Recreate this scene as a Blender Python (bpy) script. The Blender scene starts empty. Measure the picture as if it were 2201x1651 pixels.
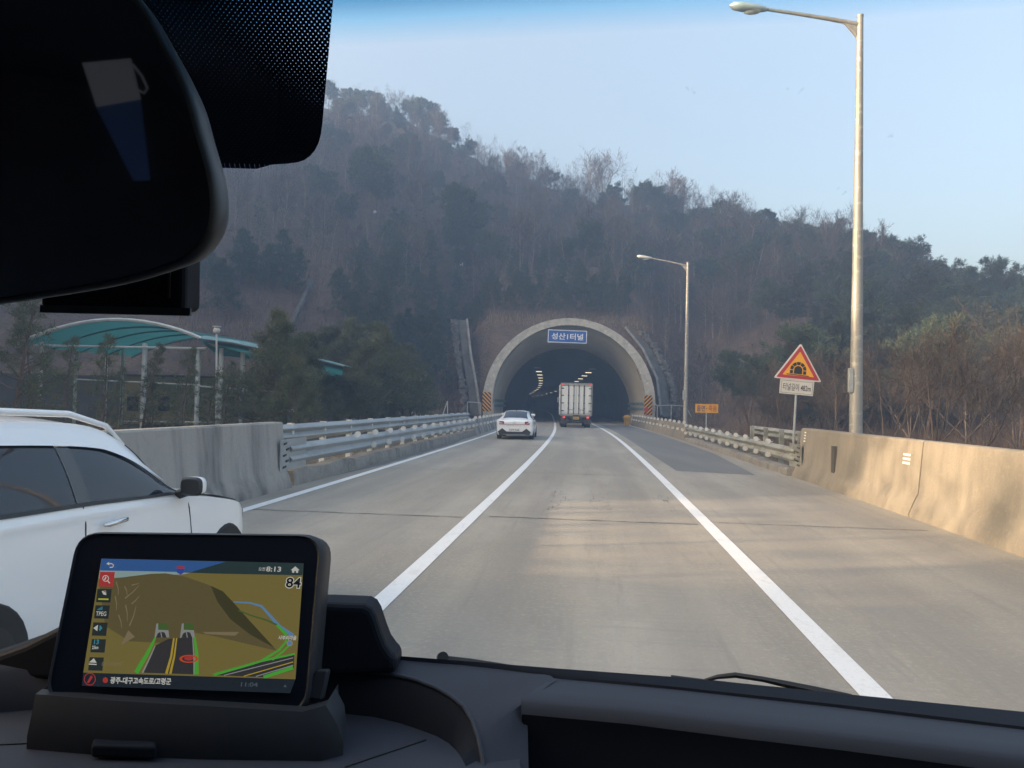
import bpy, math, random
import numpy as np
from mathutils import Vector, Matrix, noise

random.seed(7)
rng = np.random.default_rng(7)
rad = math.radians
scene = bpy.context.scene
col = scene.collection

# ------------------------------------------------------------------ camera
FPX = 1630.0                       # focal length in pixels of the 2201 px wide photograph
CAM = Vector((0, 0, 1.77))
PITCH = math.atan(42.5 / FPX)
ROLL = rad(1.3)
cam_data = bpy.data.cameras.new('camera')
cam_data.sensor_width = 36
cam_data.lens = FPX / 2201 * 36
cam_data.clip_start = 0.02
cam_data.clip_end = 6000
cam = bpy.data.objects.new('camera', cam_data)
col.objects.link(cam)
cam.matrix_world = Matrix.Translation(CAM) @ (Matrix.Rotation(math.pi / 2 + PITCH, 4, 'X') @ Matrix.Rotation(ROLL, 4, 'Z'))
scene.camera = cam

# ------------------------------------------------------------------ sky and sun
SUN_EL = rad(12.5)
SUN_H = Vector((-0.97, -0.24, 0)).normalized()
SUN = Vector((SUN_H.x * math.cos(SUN_EL), SUN_H.y * math.cos(SUN_EL), math.sin(SUN_EL)))
world = bpy.data.worlds.new('World')
scene.world = world
world.use_nodes = True
wn = world.node_tree
for n in list(wn.nodes):
    wn.nodes.remove(n)
wo = wn.nodes.new('ShaderNodeOutputWorld')
wb = wn.nodes.new('ShaderNodeBackground')
ws = wn.nodes.new('ShaderNodeTexSky')
ws.sky_type = 'NISHITA'
ws.sun_disc = False
ws.sun_elevation = SUN_EL
ws.sun_rotation = math.atan2(SUN_H.x, SUN_H.y)
ws.air_density = 1.0
ws.dust_density = 8.0
ws.ozone_density = 0.0
wb.inputs['Strength'].default_value = 0.15
wn.links.new(ws.outputs[0], wb.inputs['Color'])
wn.links.new(wb.outputs[0], wo.inputs['Surface'])
sun_data = bpy.data.lights.new('sun', 'SUN')
sun_data.energy = 3.4
sun_data.angle = rad(0.5)
sun_data.color = (1.0, 0.72, 0.45)
sun = bpy.data.objects.new('sun', sun_data)
col.objects.link(sun)
sun.location = SUN * 400
sun.rotation_euler = SUN.to_track_quat('Z', 'Y').to_euler()
scene.view_settings.view_transform = 'Standard'
scene.view_settings.look = 'None'
scene.view_settings.exposure = 1.95
scene.view_settings.gamma = 1.0
scene.view_settings.use_curve_mapping = False
scene.cycles.max_bounces = 8
scene.cycles.transparent_max_bounces = 16
scene.cycles.volume_bounces = 1
scene.cycles.use_denoising = True

# ------------------------------------------------------------------ pixel helpers (photograph pixels to points in the place)
CR, SR, CP, SP = math.cos(ROLL), math.sin(ROLL), math.cos(PITCH), math.sin(PITCH)

def ray(px, py):
    u, v = px - 1100.5, 825.5 - py
    a, b = u * CR - v * SR, u * SR + v * CR
    return Vector((a, CP * FPX - SP * b, SP * FPX + CP * b))

def at(px, py, Y):
    d = ray(px, py)
    return CAM + d * (Y / d.y)

def onz(px, py, z=0.0):
    d = ray(px, py)
    return CAM + d * ((z - CAM.z) / d.z)

# ------------------------------------------------------------------ materials
def nodes(name):
    m = bpy.data.materials.new(name)
    m.use_nodes = True
    nt = m.node_tree
    p = nt.nodes['Principled BSDF']
    return m, nt, p

def c4(c):
    return (c[0], c[1], c[2], 1)

def mat(name, color, rough=0.6, metal=0.0, var=None, bump=None, emit=None, coat=0.0, spec=0.5, stretch=None, island=None):
    """var = (scale, second colour, contrast 0..1); bump = (scale, strength, distance); island = second colour mixed at random per leaf"""
    m, nt, p = nodes(name)
    p.inputs['Base Color'].default_value = c4(color)
    p.inputs['Roughness'].default_value = rough
    p.inputs['Metallic'].default_value = metal
    p.inputs['Coat Weight'].default_value = coat
    p.inputs['Coat Roughness'].default_value = 0.06
    p.inputs['Specular IOR Level'].default_value = spec
    if emit:
        p.inputs['Emission Color'].default_value = c4(emit[0])
        p.inputs['Emission Strength'].default_value = emit[1]
    tc = nt.nodes.new('ShaderNodeTexCoord')
    src = tc.outputs['Object']
    if stretch:
        mp = nt.nodes.new('ShaderNodeMapping')
        mp.inputs['Scale'].default_value = stretch
        nt.links.new(src, mp.inputs['Vector'])
        src = mp.outputs[0]
    last = None
    if var:
        t = nt.nodes.new('ShaderNodeTexNoise')
        t.inputs['Scale'].default_value = var[0]
        t.inputs['Detail'].default_value = 6
        t.inputs['Roughness'].default_value = 0.62
        nt.links.new(src, t.inputs['Vector'])
        r = nt.nodes.new('ShaderNodeValToRGB')
        k = var[2] * 0.25
        r.color_ramp.elements[0].position = 0.27 + k
        r.color_ramp.elements[1].position = 0.73 - k
        r.color_ramp.elements[0].color = c4(color)
        r.color_ramp.elements[1].color = c4(var[1])
        nt.links.new(t.outputs['Fac'], r.inputs['Fac'])
        nt.links.new(r.outputs['Color'], p.inputs['Base Color'])
        last = r.outputs['Color']
    if island:
        g = nt.nodes.new('ShaderNodeNewGeometry')
        oi = nt.nodes.new('ShaderNodeObjectInfo')
        ad = nt.nodes.new('ShaderNodeMath'); ad.operation = 'MULTIPLY_ADD'
        ad.inputs[1].default_value = 0.6
        nt.links.new(g.outputs['Random Per Island'], ad.inputs[0])
        m2 = nt.nodes.new('ShaderNodeMath'); m2.operation = 'MULTIPLY'; m2.inputs[1].default_value = 0.4
        nt.links.new(oi.outputs['Random'], m2.inputs[0])
        nt.links.new(m2.outputs[0], ad.inputs[2])
        mx = nt.nodes.new('ShaderNodeMix'); mx.data_type = 'RGBA'
        nt.links.new(ad.outputs[0], mx.inputs['Factor'])
        if last: nt.links.new(last, mx.inputs[6])
        else: mx.inputs[6].default_value = c4(color)
        mx.inputs[7].default_value = c4(island)
        nt.links.new(mx.outputs[2], p.inputs['Base Color'])
    if bump:
        t2 = nt.nodes.new('ShaderNodeTexNoise')
        t2.inputs['Scale'].default_value = bump[0]
        t2.inputs['Detail'].default_value = 5
        nt.links.new(tc.outputs['Object'], t2.inputs['Vector'])
        b = nt.nodes.new('ShaderNodeBump')
        b.inputs['Strength'].default_value = bump[1]
        b.inputs['Distance'].default_value = bump[2]
        nt.links.new(t2.outputs['Fac'], b.inputs['Height'])
        nt.links.new(b.outputs['Normal'], p.inputs['Normal'])
    return m

def layered(name, base, layers, rough=0.85, bump=None, coords='Object', tracks=None):
    """base colour overlaid by noise layers: (scale vec, colour, low, high, amount)"""
    m, nt, p = nodes(name)
    p.inputs['Roughness'].default_value = rough
    p.inputs['Specular IOR Level'].default_value = 0.3
    tc = nt.nodes.new('ShaderNodeTexCoord')
    cur = None
    for i, (sc, colr, lo, hi, amt) in enumerate(layers):
        mp = nt.nodes.new('ShaderNodeMapping')
        mp.inputs['Scale'].default_value = sc
        mp.inputs['Location'].default_value = (i * 13.7, i * 5.1, i * 3.3)
        nt.links.new(tc.outputs[coords], mp.inputs['Vector'])
        t = nt.nodes.new('ShaderNodeTexNoise')
        t.inputs['Scale'].default_value = 1
        t.inputs['Detail'].default_value = 7
        t.inputs['Roughness'].default_value = 0.6
        nt.links.new(mp.outputs[0], t.inputs['Vector'])
        r = nt.nodes.new('ShaderNodeMapRange')
        r.inputs['From Min'].default_value = lo
        r.inputs['From Max'].default_value = hi
        r.inputs['To Max'].default_value = amt
        nt.links.new(t.outputs['Fac'], r.inputs['Value'])
        mx = nt.nodes.new('ShaderNodeMix'); mx.data_type = 'RGBA'
        nt.links.new(r.outputs[0], mx.inputs['Factor'])
        if cur is None: mx.inputs[6].default_value = c4(base)
        else: nt.links.new(cur, mx.inputs[6])
        mx.inputs[7].default_value = c4(colr)
        cur = mx.outputs[2]
    if tracks:                                     # darker wheel paths, two to each 3.6 m lane
        sp_ = nt.nodes.new('ShaderNodeSeparateXYZ'); nt.links.new(tc.outputs['UV'], sp_.inputs[0])
        pp = nt.nodes.new('ShaderNodeMath'); pp.operation = 'PINGPONG'; pp.inputs[1].default_value = 1.8
        nt.links.new(sp_.outputs['X'], pp.inputs[0])
        su = nt.nodes.new('ShaderNodeMath'); su.operation = 'SUBTRACT'; su.inputs[1].default_value = 0.82
        nt.links.new(pp.outputs[0], su.inputs[0])
        ab = nt.nodes.new('ShaderNodeMath'); ab.operation = 'ABSOLUTE'; nt.links.new(su.outputs[0], ab.inputs[0])
        mr_ = nt.nodes.new('ShaderNodeMapRange'); mr_.interpolation_type = 'SMOOTHSTEP'
        mr_.inputs['From Min'].default_value = 0.5; mr_.inputs['From Max'].default_value = 0.05; mr_.inputs['To Max'].default_value = tracks[1]
        nt.links.new(ab.outputs[0], mr_.inputs['Value'])
        mm = nt.nodes.new('ShaderNodeMix'); mm.data_type = 'RGBA'
        nt.links.new(mr_.outputs[0], mm.inputs['Factor']); nt.links.new(cur, mm.inputs[6]); mm.inputs[7].default_value = c4(tracks[0])
        cur = mm.outputs[2]
    nt.links.new(cur, p.inputs['Base Color'])
    if bump:
        t2 = nt.nodes.new('ShaderNodeTexNoise')
        t2.inputs['Scale'].default_value = bump[0]
        t2.inputs['Detail'].default_value = 6
        nt.links.new(tc.outputs['Object'], t2.inputs['Vector'])
        b = nt.nodes.new('ShaderNodeBump')
        b.inputs['Strength'].default_value = bump[1]
        b.inputs['Distance'].default_value = bump[2]
        nt.links.new(t2.outputs['Fac'], b.inputs['Height'])
        nt.links.new(b.outputs['Normal'], p.inputs['Normal'])
    return m

M = {}
M['road'] = layered('road_concrete', (0.33, 0.30, 0.25), [
    ((1.1, 0.045, 1), (0.225, 0.207, 0.18), 0.42, 0.7, 0.7),
    ((0.35, 0.12, 1), (0.45, 0.41, 0.35), 0.48, 0.7, 0.75),
    ((2.6, 0.9, 1), (0.25, 0.237, 0.22), 0.5, 0.8, 0.5),
    ((22, 22, 1), (0.45, 0.42, 0.375), 0.5, 0.75, 0.5), ((70, 60, 1), (0.20, 0.19, 0.175), 0.55, 0.72, 0.5),
    ((0.9, 14, 1), (0.25, 0.235, 0.215), 0.52, 0.75, 0.35), ((9, 0.5, 1), (0.22, 0.208, 0.19), 0.56, 0.72, 0.4)], 0.9, (60, 0.25, 0.01), 'UV', ((0.23, 0.216, 0.198), 0.33))
M['asphalt'] = layered('asphalt', (0.17, 0.168, 0.163), [
    ((0.8, 0.1, 1), (0.21, 0.207, 0.20), 0.4, 0.7, 0.8), ((40, 40, 1), (0.23, 0.23, 0.22), 0.5, 0.8, 0.4)], 0.92, (90, 0.3, 0.01))
M['joint'] = layered('joint_filler', (0.13, 0.125, 0.115), [((3, 3, 1), (0.27, 0.255, 0.235), 0.42, 0.6, 1.0)])
M['scuff'] = layered('tyre_scuff', (0.20, 0.19, 0.18), [((9, 9, 1), (0.30, 0.285, 0.26), 0.35, 0.55, 1.0)])
M['line'] = layered('road_paint', (0.78, 0.78, 0.77), [((7, 2.2, 1), (0.52, 0.50, 0.47), 0.56, 0.74, 0.55), ((40, 30, 1), (0.6, 0.59, 0.57), 0.5, 0.7, 0.5)], 0.75)
M['barrier'] = layered('barrier_concrete', (0.265, 0.238, 0.195), [
    ((0.9, 0.55, 0.10), (0.18, 0.168, 0.145), 0.47, 0.62, 0.85), ((4, 2.6, 0.4), (0.19, 0.17, 0.14), 0.45, 0.7, 0.7),
    ((12, 12, 12), (0.29, 0.265, 0.22), 0.52, 0.75, 0.5)], 0.9, (25, 0.35, 0.02))
M['barrier_grey'] = layered('old_concrete', (0.33, 0.31, 0.285), [
    ((1.3, 1.1, 0.12), (0.115, 0.112, 0.112), 0.46, 0.62, 0.9), ((3, 3, 0.5), (0.38, 0.36, 0.33), 0.5, 0.75, 0.5),
    ((12, 12, 12), (0.22, 0.21, 0.2), 0.52, 0.75, 0.4)], 0.9, (25, 0.35, 0.02))
M['kerb'] = layered('kerb_concrete', (0.26, 0.245, 0.22), [((1.5, 1.5, 1), (0.14, 0.13, 0.12), 0.45, 0.65, 0.8), ((8, 8, 8), (0.34, 0.32, 0.29), 0.5, 0.7, 0.6)], 0.9, (12, 0.6, 0.05))
M['portal'] = layered('portal_concrete', (0.46, 0.43, 0.36), [
    ((0.5, 0.5, 0.12), (0.32, 0.30, 0.255), 0.45, 0.7, 0.7), ((3, 3, 1.5), (0.52, 0.49, 0.42), 0.5, 0.75, 0.5)], 0.9, (6, 0.25, 0.05))
M['lip'] = layered('weathered_lip', (0.47, 0.45, 0.405), [
    ((1.6, 1.6, 1.6), (0.30, 0.285, 0.26), 0.45, 0.65, 0.7), ((3.5, 3.5, 3.5), (0.62, 0.60, 0.55), 0.55, 0.66, 0.8)], 0.95, (4, 0.6, 0.08))
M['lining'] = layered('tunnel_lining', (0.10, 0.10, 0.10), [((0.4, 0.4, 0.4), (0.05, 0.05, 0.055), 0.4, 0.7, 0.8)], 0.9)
M['stone'] = layered('rubble_stone', (0.16, 0.15, 0.135), [((2.2, 2.2, 2.2), (0.10, 0.093, 0.083), 0.4, 0.6, 0.8), ((5, 5, 5), (0.28, 0.265, 0.245), 0.52, 0.7, 0.8)], 0.95, (5, 0.8, 0.1))
M['dark_concrete'] = layered('streaked_dark_concrete', (0.12, 0.115, 0.105), [((1.0, 1.0, 0.2), (0.06, 0.058, 0.052), 0.4, 0.65, 0.9)], 0.95)  # dark tone carries the shade of the drain channels and barrier hole
M['soil'] = layered('leaf_litter', (0.115, 0.076, 0.053), [
    ((0.16, 0.16, 0.16), (0.17, 0.115, 0.072), 0.45, 0.65, 0.9), ((1.2, 1.2, 1.2), (0.06, 0.044, 0.034), 0.45, 0.7, 0.7),
    ((6, 6, 6), (0.14, 0.10, 0.07), 0.55, 0.75, 0.6)], 1.0, (3, 1.0, 0.3))
M['ground'] = layered('dry_ground', (0.15, 0.12, 0.08), [
    ((0.3, 0.3, 0.3), (0.09, 0.075, 0.05), 0.42, 0.62, 0.8), ((4, 4, 4), (0.22, 0.18, 0.12), 0.5, 0.7, 0.6)], 1.0, (6, 0.8, 0.1))
M['galv'] = layered('galvanised_steel', (0.40, 0.42, 0.43), [((0.6, 0.6, 2.0), (0.27, 0.29, 0.30), 0.4, 0.65, 0.8), ((9, 9, 9), (0.46, 0.47, 0.47), 0.5, 0.7, 0.5)], 0.5)
M['galv'].node_tree.nodes['Principled BSDF'].inputs['Metallic'].default_value = 0.35
M['galv_old'] = layered('dull_steel', (0.33, 0.34, 0.31), [((0.8, 0.8, 2.0), (0.17, 0.165, 0.14), 0.42, 0.6, 0.8), ((7, 7, 7), (0.42, 0.42, 0.39), 0.5, 0.7, 0.6)], 0.65)
M['galv_old'].node_tree.nodes['Principled BSDF'].inputs['Metallic'].default_value = 0.2
M['pole'] = layered('pole_steel', (0.30, 0.30, 0.29), [((3, 3, 0.6), (0.22, 0.22, 0.212), 0.45, 0.6, 0.7), ((5, 5, 9), (0.40, 0.395, 0.375), 0.56, 0.64, 0.8)], 0.5)
M['pole'].node_tree.nodes['Principled BSDF'].inputs['Metallic'].default_value = 0.3
M['reflector'] = mat('reflector_white', (0.72, 0.70, 0.66), 0.4, var=(6, (0.55, 0.53, 0.5), 0.3))
M['white_post'] = mat('white_paint', (0.66, 0.66, 0.62), 0.5, var=(2, (0.54, 0.54, 0.5), 0.4))
M['teal_top'] = mat('pale_teal_sheet', (0.10, 0.24, 0.235), 0.35, var=(2.0, (0.22, 0.36, 0.35), 0.6), stretch=(0.3, 3, 3))
def translucent(name, c, k):
    m, nt, p = nodes(name)
    p.inputs['Base Color'].default_value = c4(c); p.inputs['Roughness'].default_value = 0.4
    tcc = nt.nodes.new('ShaderNodeTexCoord'); no = nt.nodes.new('ShaderNodeTexNoise'); no.inputs['Scale'].default_value = 1.5
    nt.links.new(tcc.outputs['Object'], no.inputs['Vector'])
    mc = nt.nodes.new('ShaderNodeMix'); mc.data_type = 'RGBA'; mc.inputs[6].default_value = c4(c); mc.inputs[7].default_value = c4([min(1, v * 1.35) for v in c])
    nt.links.new(no.outputs['Fac'], mc.inputs['Factor']); nt.links.new(mc.outputs[2], p.inputs['Base Color'])
    tl = nt.nodes.new('ShaderNodeBsdfTranslucent'); nt.links.new(mc.outputs[2], tl.inputs['Color'])
    ms = nt.nodes.new('ShaderNodeMixShader'); ms.inputs[0].default_value = k
    nt.links.new(p.outputs[0], ms.inputs[1]); nt.links.new(tl.outputs[0], ms.inputs[2])
    nt.links.new(ms.outputs[0], nt.nodes['Material Output'].inputs['Surface'])
    return m
M['teal'] = translucent('teal_sheet', (0.035, 0.21, 0.195), 0.55)
M['ochre'] = mat('ochre_wall', (0.38, 0.30, 0.15), 0.85, var=(0.8, (0.30, 0.235, 0.12), 0.4))
M['dark_wall'] = mat('grey_wall', (0.075, 0.08, 0.085), 0.8, var=(0.6, (0.12, 0.12, 0.12), 0.4))
M['bark'] = mat('grey_bark', (0.13, 0.10, 0.08), 0.95, var=(3, (0.21, 0.17, 0.14), 0.5), bump=(14, 0.7, 0.03))
M['pale_bark'] = mat('pale_bark', (0.085, 0.068, 0.058), 0.95, var=(3, (0.14, 0.11, 0.09), 0.5))
M['twig'] = mat('bare_twigs', (0.078, 0.062, 0.050), 0.95, island=(0.14, 0.112, 0.09))
M['twig_warm'] = mat('rusty_twigs', (0.05, 0.039, 0.033), 0.95, island=(0.095, 0.072, 0.057))
M['pine_bark'] = mat('pine_bark', (0.085, 0.062, 0.05), 0.95, var=(3, (0.15, 0.10, 0.075), 0.5))
M['needle'] = mat('pine_needles', (0.026, 0.045, 0.024), 0.75, island=(0.072, 0.098, 0.052))
M['needle_olive'] = mat('olive_needles', (0.022, 0.030, 0.019), 0.75, island=(0.055, 0.061, 0.040))
M['needle_near'] = mat('young_needles', (0.045, 0.06, 0.028), 0.75, island=(0.15, 0.155, 0.07))
M['pale_trunk'] = mat('pale_trunk_bark', (0.25, 0.205, 0.175), 0.95, var=(3, (0.16, 0.13, 0.11), 0.5))
M['grass'] = mat('dry_grass', (0.19, 0.14, 0.085), 0.95, island=(0.36, 0.265, 0.16))
M['brush'] = mat('dead_brush', (0.075, 0.052, 0.04), 0.95, island=(0.165, 0.115, 0.082))
M['sign_blue'] = mat('blue_sign', (0.003, 0.085, 0.36), 0.45, var=(1.2, (0.004, 0.095, 0.40), 0.3))
M['sign_white'] = mat('sign_white', (0.78, 0.78, 0.76), 0.5)
M['sign_red'] = mat('sign_red', (0.42, 0.035, 0.045), 0.45)
M['sign_yellow'] = mat('sign_yellow', (0.80, 0.36, 0.015), 0.45)
M['sign_orange'] = mat('sign_orange', (0.74, 0.36, 0.03), 0.5, var=(2, (0.68, 0.33, 0.03), 0.3))
M['sign_black'] = mat('sign_black', (0.02, 0.018, 0.016), 0.5)
M['sign_plate'] = mat('sign_plate', (0.66, 0.63, 0.57), 0.5, var=(2, (0.58, 0.55, 0.5), 0.3))
M['sign_back'] = mat('sign_back', (0.35, 0.36, 0.37), 0.5, 0.4)
M['letter_blue'] = mat('letter_blue', (0.015, 0.03, 0.22), 0.5)
M['letter_red'] = mat('letter_red', (0.36, 0.02, 0.02), 0.5)
M['car_white'] = mat('white_car_paint', (0.88, 0.885, 0.89), 0.3, coat=0.8, var=(0.7, (0.85, 0.855, 0.865), 0.2))
M['glass_dark'] = mat('tinted_glass', (0.012, 0.017, 0.028), 0.04, spec=0.55, var=(0.5, (0.015, 0.021, 0.033), 0.2))
M['pillar'] = mat('pillar_gloss_black', (0.008, 0.009, 0.011), 0.12, coat=0.5, var=(3, (0.010, 0.011, 0.013), 0.2))
M['black'] = mat('black_plastic', (0.018, 0.019, 0.021), 0.5, var=(6, (0.024, 0.025, 0.027), 0.3))
M['rubber'] = mat('tyre_rubber', (0.022, 0.022, 0.022), 0.85, var=(5, (0.035, 0.034, 0.032), 0.3))
M['rim'] = mat('alloy_rim', (0.45, 0.46, 0.47), 0.3, 0.9)
M['chrome'] = mat('chrome', (0.72, 0.72, 0.72), 0.15, 1.0)
M['lamp_red'] = mat('red_lens', (0.32, 0.02, 0.02), 0.25, coat=0.6)
M['lamp_lit'] = mat('red_lens_lit', (0.6, 0.05, 0.04), 0.3, emit=((1.0, 0.08, 0.06), 0.25))
M['lamp_clear'] = mat('clear_lens', (0.42, 0.36, 0.36), 0.2, coat=0.6)
M['truck_white'] = layered('truck_body', (0.78, 0.77, 0.73), [((1.5, 1.5, 0.2), (0.60, 0.58, 0.54), 0.48, 0.7, 0.6), ((8, 8, 3), (0.74, 0.72, 0.67), 0.5, 0.7, 0.5)], 0.55)
M['truck_frame'] = mat('truck_frame', (0.34, 0.335, 0.32), 0.5, 0.3, var=(3, (0.22, 0.215, 0.2), 0.4))
M['chassis'] = mat('dirty_chassis', (0.03, 0.028, 0.026), 0.8, var=(3, (0.07, 0.062, 0.055), 0.4))
M['plate_yellow'] = mat('plate_yellow', (0.62, 0.38, 0.06), 0.5)
M['plate_white'] = mat('plate_white', (0.7, 0.7, 0.7), 0.5)
M['bin_yellow'] = mat('yellow_bin', (0.55, 0.30, 0.03), 0.5, var=(4, (0.42, 0.23, 0.03), 0.4))
M['band_blue'] = mat('faded_blue_rail', (0.14, 0.24, 0.28), 0.5, var=(2, (0.09, 0.15, 0.18), 0.4))
M['lamp_tunnel'] = mat('tunnel_lamp', (0.8, 0.7, 0.5), 0.4, emit=((1.0, 0.82, 0.52), 0.4))
M['lamp_off'] = mat('lamp_head', (0.55, 0.57, 0.58), 0.4, 0.2, var=(4, (0.45, 0.47, 0.48), 0.3))
M['dash'] = mat('dash_plastic', (0.034, 0.042, 0.062), 0.66, var=(3, (0.030, 0.037, 0.055), 0.3), bump=(900, 0.25, 0.0006))
M['dash_dark'] = mat('dash_dark_plastic', (0.017, 0.021, 0.031), 0.6, var=(3, (0.014, 0.018, 0.027), 0.3), bump=(900, 0.25, 0.0006), spec=0.12)
M['wiper'] = mat('wiper_rubber', (0.05, 0.052, 0.055), 0.6, var=(20, (0.04, 0.042, 0.045), 0.3))
M['cabin'] = mat('cabin_trim', (0.07, 0.085, 0.115), 0.9, var=(1.5, (0.045, 0.056, 0.08), 0.5))
M['mirror'] = mat('mirror_glass', (0.60, 0.64, 0.72), 0.03, 1.0, var=(2, (0.57, 0.61, 0.69), 0.2))
M['bezel'] = mat('mirror_bezel', (0.030, 0.040, 0.056), 0.5, var=(5, (0.07, 0.085, 0.10), 0.3))
M['nav_case'] = mat('nav_case', (0.034, 0.038, 0.047), 0.5, var=(5, (0.028, 0.032, 0.040), 0.3), bump=(700, 0.15, 0.0005), spec=0.3)
M['nav_gloss'] = mat('nav_front', (0.012, 0.017, 0.029), 0.3, var=(5, (0.010, 0.014, 0.025), 0.3), spec=0.3)
M['card_white'] = mat('card_white', (0.55, 0.55, 0.57), 0.7)
M['card_blue'] = mat('card_blue', (0.06, 0.11, 0.26), 0.7)

# ------------------------------------------------------------------ builders
XF = {}                                        # matrix of every thing, so that parts can be modelled in the place's own metres

def tag(o, label=None, cat=None, group=None, kind=None):
    if label: o['label'] = label
    if cat: o['category'] = cat
    if group: o['group'] = group
    if kind: o['kind'] = kind
    return o

def thing(name, label, cat, loc=(0, 0, 0), rz=0.0, group=None):
    o = bpy.data.objects.new(name, None)
    col.objects.link(o)
    o.empty_display_size = 0.3
    o.location = loc
    o.rotation_euler = (0, 0, rz)
    XF[o.name] = Matrix.Translation(Vector(loc)) @ Matrix.Rotation(rz, 4, 'Z')
    return tag(o, label, cat, group)

class MB:
    def __init__(self):
        self.v, self.f, self.m = [], [], []
        self.mi = 0
    def add(self, vs, fs, mi=None):
        n = len(self.v)
        self.v += [tuple(p) for p in vs]
        self.f += [tuple(i + n for i in f) for f in fs]
        self.m += [self.mi if mi is None else mi] * len(fs)
        return self
    def box(self, c, s, rz=0.0, mi=None):
        x, y, z = s[0] / 2, s[1] / 2, s[2] / 2
        ca, sa = math.cos(rz), math.sin(rz)
        vs = []
        for dz in (-z, z):
            for dx, dy in ((-x, -y), (x, -y), (x, y), (-x, y)):
                vs.append((c[0] + dx * ca - dy * sa, c[1] + dx * sa + dy * ca, c[2] + dz))
        return self.add(vs, [(3, 2, 1, 0), (4, 5, 6, 7), (0, 1, 5, 4), (1, 2, 6, 5), (2, 3, 7, 6), (3, 0, 4, 7)], mi)
    def bar(self, a, b, w, h, up=(0, 0, 1), mi=None):
        a, b = Vector(a), Vector(b)
        d = (b - a).normalized()
        s = d.cross(Vector(up))
        if s.length < 1e-6: s = d.cross(Vector((1, 0, 0)))
        s.normalize()
        u = s.cross(d).normalized()
        vs = []
        for p in (a, b):
            for i, j in ((-1, -1), (1, -1), (1, 1), (-1, 1)):
                vs.append(p + s * (w / 2 * i) + u * (h / 2 * j))
        return self.add(vs, [(0, 1, 2, 3), (7, 6, 5, 4), (0, 4, 5, 1), (1, 5, 6, 2), (2, 6, 7, 3), (3, 7, 4, 0)], mi)
    def tube(self, pts, r, n=8, caps=True, mi=None):
        pts = [Vector(p) for p in pts]
        rs = list(r) if isinstance(r, (list, tuple)) else [r] * len(pts)
        vs, fs = [], []
        ref = None
        for i, p in enumerate(pts):
            d = (pts[min(i + 1, len(pts) - 1)] - pts[max(i - 1, 0)]).normalized()
            if ref is None:
                ref = d.cross(Vector((0.13, 0.2, 1)))
                if ref.length < 1e-4: ref = d.cross(Vector((1, 0, 0)))
            s = (ref - d * ref.dot(d)).normalized()
            ref = s
            u = d.cross(s)
            for k in range(n):
                a = 2 * math.pi * k / n
                vs.append(p + (s * math.cos(a) + u * math.sin(a)) * rs[i])
        for i in range(len(pts) - 1):
            for k in range(n):
                fs.append((i * n + k, i * n + (k + 1) % n, (i + 1) * n + (k + 1) % n, (i + 1) * n + k))
        if caps:
            fs.append(tuple(range(n - 1, -1, -1)))
            fs.append(tuple((len(pts) - 1) * n + k for k in range(n)))
        return self.add(vs, fs, mi)
    def disc(self, c, nrm, r, t, n=16, mi=None):
        nrm = Vector(nrm).normalized()
        c = Vector(c)
        return self.tube([c - nrm * t / 2, c + nrm * t / 2], r, n, True, mi)
    def prism(self, poly, vec, mi=None):
        vec = Vector(vec)
        n = len(poly)
        vs = [Vector(p) for p in poly] + [Vector(p) + vec for p in poly]
        fs = [tuple(range(n)), tuple(range(2 * n - 1, n - 1, -1))]
        fs += [(i, i + n, (i + 1) % n + n, (i + 1) % n) for i in range(n)]
        return self.add(vs, fs, mi)
    def sheet(self, rows, close=False, mi=None):
        n = len(rows[0])
        vs = [p for r in rows for p in r]
        fs = []
        for i in range(len(rows) - 1):
            for k in range(n if close else n - 1):
                fs.append((i * n + k, i * n + (k + 1) % n, (i + 1) * n + (k + 1) % n, (i + 1) * n + k))
        return self.add(vs, fs, mi)
    def poly(self, pts, mi=None):
        return self.add(pts, [tuple(range(len(pts)))], mi)
    def build(self, name, mats, parent=None, smooth=None, world=True, bevel=None, origin=None, solid=None, root=None):
        me = bpy.data.meshes.new(name)
        V = np.array([tuple(p) for p in self.v], dtype=float)
        o = bpy.data.objects.new(name, me)
        col.objects.link(o)
        if parent is not None:
            o.parent = parent
            top = parent
            while top.parent: top = top.parent
            if world and top.name in XF:
                inv = np.array(XF[top.name].inverted())
                V = V @ inv[:3, :3].T + inv[:3, 3]
        elif world:
            c = origin
            if c is None:
                c = ((V[:, 0].min() + V[:, 0].max()) / 2, (V[:, 1].min() + V[:, 1].max()) / 2, V[:, 2].min())
            V = V - np.array(c)
            o.location = c
        me.from_pydata([tuple(p) for p in V], [], self.f)
        for m in (mats if isinstance(mats, (list, tuple)) else [mats]):
            me.materials.append(m)
        me.polygons.foreach_set('material_index', self.m)
        if smooth is not None:
            me.polygons.foreach_set('use_smooth', [True] * len(me.polygons))
            me.set_sharp_from_angle(angle=rad(smooth))
        me.update()
        if bevel:
            b = o.modifiers.new('bevel', 'BEVEL')
            b.width = bevel; b.segments = 3; b.limit_method = 'ANGLE'; b.angle_limit = rad(40)
        if solid:
            s = o.modifiers.new('solid', 'SOLIDIFY')
            s.thickness = solid; s.offset = 0
        return o

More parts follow.
